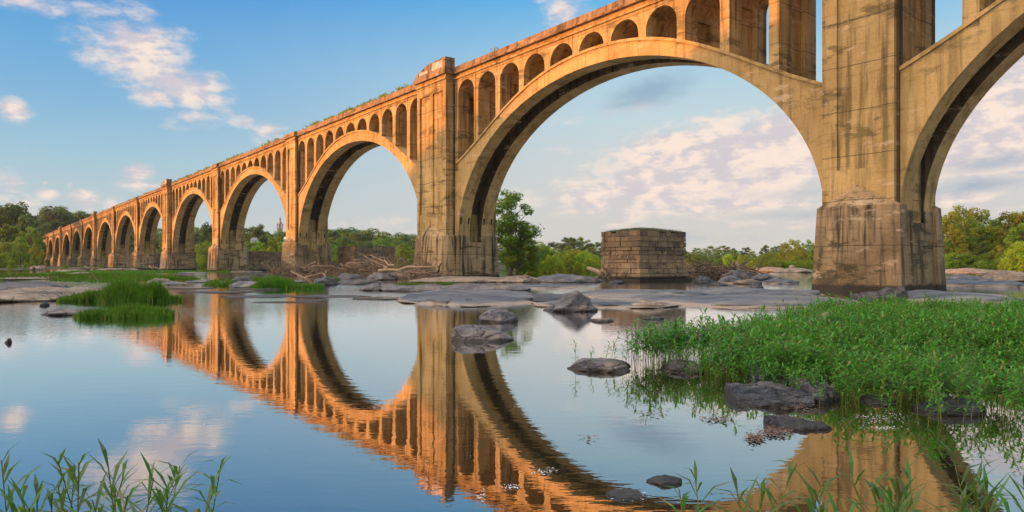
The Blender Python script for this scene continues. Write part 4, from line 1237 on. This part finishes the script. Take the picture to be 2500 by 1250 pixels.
for x, yt, d, sd, lab in ((45, 1160, 2.0, 1, 'leafy plant at the bottom left corner'), (20, 1215, 1.9, 2, 'short leafy shoot in the bottom left corner'), (185, 1118, 2.05, 3, 'tall leafy plant left of the tallest one at the bottom left'),
        (255, 1104, 2.15, 4, 'tallest leafy plant at the bottom left'), (205, 1150, 2.3, 5, 'thin leafy plant between the two tallest at the bottom left'), (318, 1112, 2.0, 6, 'tall leafy plant right of the tallest one at the bottom left'),
        (275, 1170, 2.2, 7, 'short leafy plant in front of the tallest one at the bottom left'), (352, 1192, 2.0, 8, 'bushy leafy plant with drooping leaves at the bottom left'), (388, 1185, 2.1, 9, 'outer leafy plant at the right of the bottom left group'), (145, 1172, 2.1, 10, 'small leafy plant left of the thin one'),
        (497, 1125, 2.6, 11, 'lone thin plant standing apart right of the bottom left group'), (120, 1200, 2.0, 31, 'low leafy shoot at the bottom, far left group'), (230, 1195, 1.95, 32, 'low leafy shoot at the bottom under the tallest plant'), (310, 1205, 1.95, 33, 'low leafy shoot beside the bushy plant'),
        (1778, 1140, 2.1, 12, 'slender plant with upright leaves at the bottom, left of the right group'), (1745, 1210, 2.0, 13, 'low shoot beside the slender upright plant'), (1950, 1195, 1.7, 14, 'broad leaved shoot at the bottom below the arch reflection'), (1860, 1222, 2.0, 15, 'low shoot between the slender plant and the broad leaved shoot'),
        (2060, 1212, 1.9, 16, 'arching leafy shoot right of the broad leaved shoot'), (2200, 1165, 1.9, 17, 'leafy plant at the bottom below the pier reflection'), (2255, 1190, 1.8, 18, 'drooping leafy shoot right of the pier reflection'), (2340, 1190, 1.9, 19, 'pale leafy shoot near the bottom right corner'),
        (2430, 1150, 2.0, 20, 'tall leafy plant near the bottom right corner'), (2480, 1180, 1.9, 21, 'leafy plant in the bottom right corner'), (2130, 1205, 1.85, 22, 'low leafy shoot left of the pier reflection'), (2390, 1215, 1.8, 23, 'low shoot under the tall plant at the bottom right'), (2300, 1222, 1.8, 24, 'low pale shoot at the bottom right')):
    near_plant(x, yt, d, sd, lab)
for i, (x, yt, d) in enumerate([(95, 1205, 2.0), (160, 1210, 1.9), (215, 1212, 1.85), (262, 1215, 1.85), (290, 1195, 2.0), (345, 1215, 1.85), (372, 1215, 1.9), (405, 1218, 2.0), (5, 1205, 1.95),
                                (1720, 1225, 1.9), (1800, 1215, 1.9), (1900, 1225, 1.8), (1985, 1218, 1.85), (2030, 1225, 1.8), (2100, 1222, 1.8), (2165, 1215, 1.85), (2225, 1210, 1.9), (2280, 1200, 1.9), (2320, 1215, 1.8), (2365, 1205, 1.9), (2410, 1190, 1.95), (2450, 1205, 1.9), (2470, 1215, 1.8), (2495, 1195, 1.9)]):
    near_plant(x, yt, d, 60 + i, 'low leafy shoot filling in the bottom left group' if x < 500 else 'low leafy shoot filling in the bottom right group')

# floating leaves and foam
M['litter'] = simple('dead_leaves', (0.10, 0.06, 0.04), (0.22, 0.14, 0.10), 40, 0.8)
M['foam'] = simple('foam', (0.62, 0.64, 0.66), (0.8, 0.8, 0.8), 30, 0.6)


def flecks(name, label, spots, m, n, size, seed, lift=.006, kind='stuff', flat=True):
    r = np.random.default_rng(seed); q = []
    for xl, xr, ya, yb, k in spots:
        for _ in range(int(n * k)):
            t = r.normal(.5, .2); u = r.normal(.5, .2)
            p = G(xl + (xr - xl) * t, ya + (yb - ya) * u); a = r.uniform(0, 6.28); s = size * r.uniform(.4, 1.3)
            tl = 0 if flat else r.uniform(-.6, .6) * s
            dx, dy = math.cos(a) * s, math.sin(a) * s
            z = lift + (0 if flat else r.uniform(0, .02))
            q.append([(p.x - dx, p.y - dy, z), (p.x + dy * .4, p.y - dx * .4, z + tl * .3), (p.x + dx, p.y + dy, z + tl + .002), (p.x - dy * .4, p.y + dx * .4, z)])
    o = link(bpy.data.objects.new(name, quads_mesh(name, q, m))); return tag(o, label, 'debris', kind=kind)


flecks('leaf_litter', 'brown dead leaves floating around the slate rocks', [(1840, 1940, 1045, 1072, 1.6), (1812, 1872, 1062, 1084, .9), (1700, 1800, 1016, 1036, .5), (1868, 1960, 1018, 1036, 1.2), (1900, 1990, 990, 1006, .8), (1400, 1470, 880, 898, .5), (1560, 1640, 1000, 1020, .12), (1390, 1480, 1060, 1080, .1), (1100, 1240, 826, 838, .4)], M['litter'], 150, .022, 3, flat=False)
flecks('foam_flecks', 'white foam flecks drifting on the near water', [(1290, 1365, 1142, 1162, .35), (1215, 1275, 1180, 1200, .3), (1160, 1190, 1200, 1230, .25), (2060, 2240, 1004, 1040, 1.2), (2100, 2200, 1040, 1052, .6), (1490, 1585, 1200, 1228, .5), (900, 1500, 900, 1240, .08), (300, 700, 900, 1240, .04), (1040, 1130, 800, 812, .3)], M['foam'], 110, .010, 4)

# ------------------------------------------------------------------ driftwood
M['drift'] = simple('driftwood', (0.17, 0.11, 0.065), (0.31, 0.21, 0.13), 2.0, 0.9, (0.08, 0.055, 0.04), 0.6, 0.03, (1, 1, 1))
M['driftpale'] = simple('driftwood_pale', (0.30, 0.20, 0.115), (0.42, 0.30, 0.185), 2.0, 0.9, (0.17, 0.115, 0.07), 0.6, 0.03)
M['driftdark'] = simple('driftwood_dark', (0.05, 0.04, 0.035), (0.10, 0.08, 0.065), 2.0, 0.9)


def log_mesh(seed, m, L=1.0, r0=.05, bend=.08, knots=2):
    r = random.Random(seed); b = MB(); n = 7
    pts = [(L * (i / (n - 1) - .5), r.uniform(-bend, bend) * L * .4, r.uniform(-bend, bend) * L * .4) for i in range(n)]
    b.tube(pts, [r0 * (1.25 - .75 * i / (n - 1)) * r.uniform(.85, 1.15) for i in range(n)], 7)
    for _ in range(knots):
        i = r.randrange(1, n - 1); p = Vector(pts[i]); d = Vector((r.uniform(-.2, 1), r.uniform(-1, 1), r.uniform(-.3, 1))).normalized() * L * r.uniform(.1, .28)
        b.tube([p, p + d * .6, p + d + Vector((0, 0, .03 * L))], [r0 * .45, r0 * .3, r0 * .12], 5)
    return b.mesh('driftwood_log', m)


LOGS = {k: [log_mesh(s, M[k], 1, rr * .8, bd, kn) for s, rr, bd, kn in ((1, .015, .14, 3), (2, .023, .07, 2), (3, .033, .06, 2), (4, .011, .24, 4), (5, .018, .12, 3))] for k in ('drift', 'driftpale', 'driftdark')}


def log(p, L, yaw, pitch, key, i, label, group=None, thick=1.0, name='driftwood_log'):
    o = bpy.data.objects.new(name, LOGS[key][i]); o.location = p; o.rotation_euler = (rng.uniform(0, 6.28), -pitch, yaw); o.scale = (L, L * thick, L * thick)
    tag(o, label, 'log', group); return link(o)


def jam(path, n, label, group, seed, dep=2.6, keys=('drift', 'drift', 'driftdark', 'drift', 'driftpale', 'driftdark')):
    """path: (photo column, distance, heap height)"""
    r = random.Random(seed)
    xs_, ds_, hs_ = zip(*path)
    for i in range(n):
        t = r.random(); x = xs_[0] + (xs_[-1] - xs_[0]) * t
        d = float(np.interp(x, xs_, ds_)); hh = float(np.interp(x, xs_, hs_))
        v = r.uniform(-1, 1); L = r.choice((1.2, 1.8, 2.4, 3.2, 4.5)) * r.uniform(.8, 1.2)
        z = 1.2 * hh * (1 - v * v) * r.random() ** .6 + .08
        dd = d + v * dep
        yaw = math.atan2(ds_[-1] - ds_[0], PD(xs_[-1], ds_[-1]) - PD(xs_[0], ds_[0])) + r.gauss(0, 1.0)
        pitch = r.gauss(0, .26) if L > 2 or r.random() < .55 else r.uniform(-.8, .8)
        log((PD(x, dd), dd, z), L, yaw, pitch, r.choice(keys), r.choice((0, 0, 1, 1, 2, 3, 4)), label, group)


def twigs(name, label, path, n, seed, m, dep=2.2):
    r = random.Random(seed); b = MB(); xs_, ds_, hs_ = zip(*path)
    for i in range(n):
        x = r.uniform(xs_[0], xs_[-1]); d = float(np.interp(x, xs_, ds_)); hh = float(np.interp(x, xs_, hs_)); v = r.uniform(-1, 1); dd = d + v * dep
        p = Vector((PD(x, dd), dd, hh * (1 - v * v) * r.random() + .05)); a = r.uniform(0, 6.28); e = r.gauss(0.1, .6); L = r.uniform(.5, 1.9)
        q = p + Vector((math.cos(a) * math.cos(e), math.sin(a) * math.cos(e), math.sin(e))) * L
        b.tube([p, (p + q) / 2 + Vector((r.uniform(-.1, .1), 0, r.uniform(-.1, .1))), q], [.036, .026, .010], 4, cap=False)
    return tag(b.build(name, m), label, 'twigs', kind='stuff')


J1 = [(662, 92, .7), (690, 88, 1.5), (730, 84, .8), (800, 78, .8), (860, 74, 1.3), (925, 69, 1.9), (960, 67, 1.7), (1010, 64, 1.1), (1075, 61, .6)]
J2 = [(1672, 70, .9), (1700, 68, 1.2), (1750, 67, 1.2), (1800, 66, 1.0), (1850, 66, .5)]
jam(J1, 195, 'weathered driftwood log tangled in the long jam between the two nearest lit piers', 'driftwood logs in the long jam', 4)
twigs('driftwood_twigs', 'tangle of small broken branches filling the long driftwood jam', J1, 1500, 9, M['drift'])
jam(J2, 85, 'weathered driftwood log in the heap right of the tall ruined pier', 'driftwood logs in the right heap', 6, 2.2)
twigs('driftwood_twigs', 'tangle of small broken branches in the right driftwood heap', J2, 700, 10, M['drift'], 2.0)
def seg_log(xa, ya, da, xb, yb, db, key, i, thick, label, name='driftwood_log'):
    a = Vector((PD(xa, da), da, EYE - (ya - HZ) * da / FOC)); b = Vector((PD(xb, db), db, EYE - (yb - HZ) * db / FOC)); v = b - a
    return log((a + b) / 2, v.length, math.atan2(v.y, v.x), math.asin(v.z / v.length), key, i, label, None, thick, name)


seg_log(925, 662, 62, 1072, 647, 60, 'driftpale', 2, .75, 'long pale smooth trunk lying along the right end of the driftwood jam')
seg_log(945, 655, 64, 890, 626, 66, 'drift', 2, 1.5, 'thick broken trunk sticking up at an angle from the driftwood jam')
seg_log(960, 650, 65, 903, 622, 68, 'driftpale', 1, 1.0, 'thin pale trunk slanting up beside the thick broken one')
seg_log(952, 640, 65, 942, 626, 66, 'driftpale', 0, 1.0, 'short pale branch pointing up out of the jam')
seg_log(1000, 664, 58, 1130, 671, 57, 'drift', 0, .8, 'long thin branch trailing along the rock below the wide capped pier')
seg_log(715, 672, 74, 860, 672, 68, 'drift', 0, .9, 'long straight log at the front of the jam near the water')
seg_log(1776, 664, 66, 1822, 640, 68, 'driftdark', 2, 1.0, 'dark snag leaning up out of the right driftwood heap', 'snag')
seg_log(1795, 648, 67, 1850, 630, 69, 'driftdark', 0, 1.0, 'thin dark curved branch rising from the leaning snag', 'snag')
seg_log(1785, 652, 70, 1826, 644, 70, 'driftpale', 2, .8, 'pale orange log propped on the right driftwood heap')
seg_log(1832, 655, 66, 1842, 643, 66, 'driftdark', 1, 1.0, 'short dark stub standing at the right end of the right heap', 'snag')
seg_log(1800, 658, 64, 1872, 668, 62, 'drift', 1, 1.0, 'grey log sloping down to the water right of the right heap')
seg_log(206, 652, 160, 258, 655, 158, 'drift', 1, 1.0, 'long brown log lying under the small far arches')
seg_log(212, 643, 170, 232, 652, 165, 'driftdark', 1, 1.0, 'dark log propped near the foot of the far arches')
seg_log(366, 652, 140, 392, 657, 135, 'drift', 1, 1.0, 'brown log at the foot of the capped far pier')
seg_log(138, 689, 43.5, 178, 699, 42.5, 'drift', 1, .8, 'grey stick lying on the slab left of the tall grass clump')
seg_log(172, 699, 42, 214, 694, 42, 'drift', 0, .9, 'thin stick crossing the grey stick left of the tall grass clump')
seg_log(208, 688, 42, 226, 674, 44, 'drift', 3, .7, 'thin bare twig standing up out of the left grass')
seg_log(240, 688, 42, 224, 673, 44, 'drift', 3, .7, 'second thin bare twig crossing the first in the left grass')
seg_log(1868, 1146, 3.9, 1935, 1158, 3.85, 'drift', 3, .5, 'thin stick floating on the near water before the pier reflection')


def rootwad():
    r = random.Random(3); o = empty('root_wad', (PD(1473, 54), 54.0, 0)); tag(o, 'tangled root wad of a dead tree against the foot of the tall ruined pier', 'root wad')
    b = MB(); b.tube([(-1.2, .5, 1.1), (-.4, .2, .8), (.2, 0, .6)], [.12, .2, .3], 8); b.build('trunk', M['driftpale'], o)
    b = MB()
    for i in range(60):
        a = r.uniform(0, 6.28); e = r.uniform(-.6, 1.1); L = r.uniform(.4, .95); d = Vector((math.cos(a) * math.cos(e), math.sin(a) * math.cos(e), math.sin(e)))
        p = Vector((.2, 0, .6)); q = p + d * L; q.z = max(q.z, .02)
        b.tube([p, (p + q) / 2 + Vector((r.uniform(-.15, .15), r.uniform(-.15, .15), r.uniform(-.1, .1))), q], [.07, .045, .015], 5)
    b.build('roots', M['drift'], o)


rootwad()

# ------------------------------------------------------------------ weeds along the parapet
def weeds():
    r = np.random.default_rng(21); q = []
    for s in list(np.concatenate([r.uniform(92, 330, 240), r.normal(110, 8, 60), r.uniform(60, 84, 5), r.uniform(150, 205, 160)])):
        n = int(r.integers(6, 16)); hgt = abs(r.normal(.14, .12)) + .05
        for _ in range(n):
            a = r.uniform(0, 6.28); p = np.array(W(s + r.normal() * .2, -.05 + r.normal() * .12, Z_PAR - .01)); u = np.array([math.cos(a), math.sin(a), 0]) * .05
            t = p + np.array([r.normal() * .15, r.normal() * .15, hgt * r.uniform(.5, 1.2)])
            q.append([p - u, p + u, t + u * 1.2, t - u * .6])
    o = link(bpy.data.objects.new('parapet_weeds', quads_mesh('parapet_weeds', q, M['leafD']))); tag(o, 'ragged weeds growing along the top of the bridge parapet', 'weeds', kind='stuff')


weeds()

# ------------------------------------------------------------------ distant tower and houses
M['towerbrick'] = simple('tower_brick', (0.36, 0.23, 0.17), (0.44, 0.30, 0.23), 1.0, 0.9)
M['towerstone'] = simple('tower_stone', (0.5, 0.44, 0.38), (0.58, 0.52, 0.45), 1.0, 0.9)
M['slate_roof'] = simple('tower_roof', (0.2, 0.2, 0.2), (0.28, 0.27, 0.26), 1.0, 0.7)
M['white'] = simple('white_paint', (0.72, 0.72, 0.72), (0.8, 0.8, 0.8), 1.0, 0.6)
M['darkglass'] = simple('dark_opening', (0.03, 0.03, 0.035), (0.05, 0.05, 0.055), 1.0, 0.3)


def tower():
    d = 700.0; X = PD(683.5, d); k = d / FOC
    Z = lambda y: EYE + (HZ - y) * k
    z0 = land(X, d)
    o = empty('bell_tower', (X, d, 0), .35); tag(o, 'slender brick and stone bell tower with a stepped spire above the distant trees', 'tower')
    b = MB(); h = 2.5
    b.box(-h, h, -h, h, z0 - 2, Z(558)); b.build('brick_shaft', M['towerbrick'], o)
    b = MB()
    for sx in (-1, 1):
        for sy in (-1, 1):
            b.box(sx * h - .55, sx * h + .55, sy * h - .55, sy * h + .55, Z(558) + .01, Z(548.5))
    b.box(-1.3, 1.3, -1.3, 1.3, Z(558) + .01, Z(548.5)); b.build('belfry', M['towerstone'], o)
    b = MB(); b.box(-h - .8, h + .8, -h - .8, h + .8, Z(548.5), Z(546.8)); b.build('cornice', M['towerstone'], o)
    def ring(r, z, n=8): return [(r * math.cos(2 * math.pi * (i + .5) / n), r * math.sin(2 * math.pi * (i + .5) / n), z) for i in range(n)]
    b = MB(); b.prism(ring(1.7, Z(546.8)), ring(1.6, Z(542))); b.prism(ring(1.9, Z(542)), ring(1.9, Z(541.3))); b.prism(ring(1.25, Z(541.3)), ring(1.15, Z(536.5))); b.prism(ring(1.4, Z(536.5)), ring(1.4, Z(536)))
    l = b.build('lantern', M['towerstone'], o)
    for i in range(4):
        a = i * math.pi / 2; b = MB(); x, y = math.cos(a) * 1.62, math.sin(a) * 1.62
        b.box(x - .4, x + .4, y - .4, y + .4, Z(546), Z(543)); b.build('opening', M['darkglass'], l)
    b = MB(); b.prism(ring(1.1, Z(536)), ring(.75, Z(533))); b.prism(ring(.72, Z(533)), ring(.04, Z(528.5))); b.build('spire', M['slate_roof'], o)


tower()


def house(x, d, wpx, ytop, ybase, label, roofpx, turret=False):
    k = d / FOC; X = PD(x, d); Z = lambda y: EYE + (HZ - y) * k
    wd = wpx * k
    o = empty('white_house', (X, d, 0), .3); tag(o, label, 'house')
    b = MB(); b.box(-wd / 2, wd / 2, -wd * .4, wd * .4, max(0, land(X, d)) - 1, Z(ytop + roofpx)); b.build('wall', M['white'], o)
    b = MB(); z0, z1 = Z(ytop + roofpx) + .01, Z(ytop); e = wd * .56
    b.add([(-e, -wd * .46, z0), (e, -wd * .46, z0), (e, wd * .46, z0), (-e, wd * .46, z0), (-e * .6, 0, z1), (e * .6, 0, z1)], [(0, 1, 5, 4), (2, 3, 4, 5), (1, 2, 5), (3, 0, 4), (3, 2, 1, 0)])
    b.build('roof', M['white'] if turret else M['slate_roof'], o)
    for i in (-1, 0, 1):
        b = MB(); zc = Z((ytop + roofpx + ybase) / 2 - 2); b.box(i * wd * .3 - wd * .06, i * wd * .3 + wd * .06, -wd * .4 - .05, -wd * .4 + .02, zc - .6, zc + .6); b.build('window', M['darkglass'], o)


house(621, 330, 17, 580, 608, 'white house half hidden behind trees, left of the distant tower', 7)
house(700, 320, 14, 578, 600, 'small white roofed building beside the sunlit pier, right of the distant tower', 6, True)

# ------------------------------------------------------------------ people resting on the far left flat
M['skin'] = simple('skin', (0.42, 0.25, 0.17), (0.46, 0.28, 0.2), 5, 0.6)
M['hair'] = simple('hair', (0.03, 0.022, 0.018), (0.05, 0.035, 0.025), 5, 0.7)
for nm, c in (('cloth_white', (0.75, 0.74, 0.76)), ('cloth_lilac', (0.52, 0.46, 0.58)), ('cloth_dark', (0.03, 0.03, 0.035)), ('cloth_grey', (0.25, 0.25, 0.28))):
    M[nm] = simple(nm, c, tuple(x * .9 for x in c), 5, 0.85)


def skin_mesh(name, m, V, E, rad):
    me = bpy.data.meshes.new(name); me.from_pydata(V, E, []); me.materials.append(m)
    o = bpy.data.objects.new(name, me)
    sk = o.modifiers.new('skin', 'SKIN'); sb = o.modifiers.new('smooth', 'SUBSURF'); sb.levels = 1; sb.render_levels = 1
    if not me.skin_vertices: 
        me.attributes
    bm_layer = me.skin_vertices[0].data if len(me.skin_vertices) else None
    if bm_layer is None:
        import bmesh
        bm = bmesh.new(); bm.from_mesh(me); lay = bm.verts.layers.skin.verify(); bm.verts.ensure_lookup_table()
        for i, v in enumerate(bm.verts):
            v[lay].radius = (rad[i], rad[i]); v[lay].use_root = (i == 0)
        bm.to_mesh(me); bm.free()
    return o


def person(x, d, top, legs, hair, label, rz, lean=0.0):
    """seated on the ground with knees drawn up, hands on the knees, facing -y before rz"""
    zg = max(.25, land(PD(x, d), d)); o = empty('person', (PD(x, d), d, zg), rz); tag(o, label, 'person', 'people resting on the far flat')
    V = [(0, 0, .12), (0, .06, .36), (0, .04, .56), (0, .0, .66), (0, -.03, .74), (0, -.05, .86)]; E = [(0, 1), (1, 2), (2, 3), (3, 4), (4, 5)]; Rd = [.14, .13, .13, .055, .085, .075]
    for s in (-1, 1):
        b = len(V)
        V += [(s * .10, -.05, .12), (s * .14, -.42, .44), (s * .14, -.62, .10), (s * .14, -.78, .05)]; E += [(0, b), (b, b + 1), (b + 1, b + 2), (b + 2, b + 3)]; Rd += [.10, .07, .045, .035]
        b = len(V)
        V += [(s * .19, .03, .55), (s * .24, -.16, .38), (s * .16, -.40, .50)]; E += [(2, b), (b, b + 1), (b + 1, b + 2)]; Rd += [.06, .045, .032]
        w0 = len(V) - 1
        for f in range(5):
            V.append((s * (.12 + .018 * f), -.49 + .02 * abs(f - 2), .485 - .01 * f)); E.append((w0, len(V) - 1)); Rd.append(.009)
    link(skin_mesh('body', M['skin'], V, E, Rd), o)
    v = [(0, .03, .1), (0, .07, .34), (0, .045, .57), (0, .02, .63)]; e = [(0, 1), (1, 2), (2, 3)]; r_ = [.165, .155, .15, .07]
    for s in (-1, 1):
        b = len(v); v += [(s * .19, .03, .56), (s * .23, -.10, .43)]; e += [(2, b), (b, b + 1)]; r_ += [.075, .062]
    link(skin_mesh('shirt', M[top], v, e, r_), o)
    v = [(0, 0, .1)]; e = []; r_ = [.165]
    for s in (-1, 1):
        b = len(v); v += [(s * .10, -.06, .13), (s * .14, -.42, .44), (s * .14, -.52, .28)]; e += [(0, b), (b, b + 1), (b + 1, b + 2)]; r_ += [.115, .085, .07]
    link(skin_mesh('trousers', M[legs], v, e, r_), o)
    link(skin_mesh('hair', M[hair], [(0, -.02, .80), (0, -.03, .90), (0, -.01, .96)], [(0, 1), (1, 2)], [.07, .095, .05]), o)


person(82.5, 160, 'cloth_dark', 'cloth_dark', 'hair', 'person in dark clothes sitting at the left end of the resting group', -.3)
person(89, 163, 'cloth_grey', 'cloth_white', 'hair', 'person in a grey top sitting beside the one in dark clothes', .2)
person(97, 161, 'cloth_white', 'cloth_lilac', 'hair', 'person in a bright white top sitting in the middle of the resting group', .1)
person(102, 164, 'cloth_lilac', 'cloth_grey', 'hair', 'person in a lilac top sitting right of the one in white', -.2)
person(107, 162, 'cloth_white', 'cloth_dark', 'hair', 'person in white top and dark trousers at the right end of the group', .35)

# ------------------------------------------------------------------ evening haze over the river
hz = MB(); hz.box(-920, 920, -75, 900, -3.5, 90)
hm, t = mat('haze'); pv = t.node('ShaderNodeVolumePrincipled'); pv.inputs['Color'].default_value = (0.80, 0.88, 0.95, 1); pv.inputs['Density'].default_value = 0.00007; pv.inputs['Anisotropy'].default_value = 0.2
o_ = t.node('ShaderNodeOutputMaterial'); t.l.new(pv.outputs[0], o_.inputs['Volume'])
tag(hz.build('haze', hm), kind='stuff')
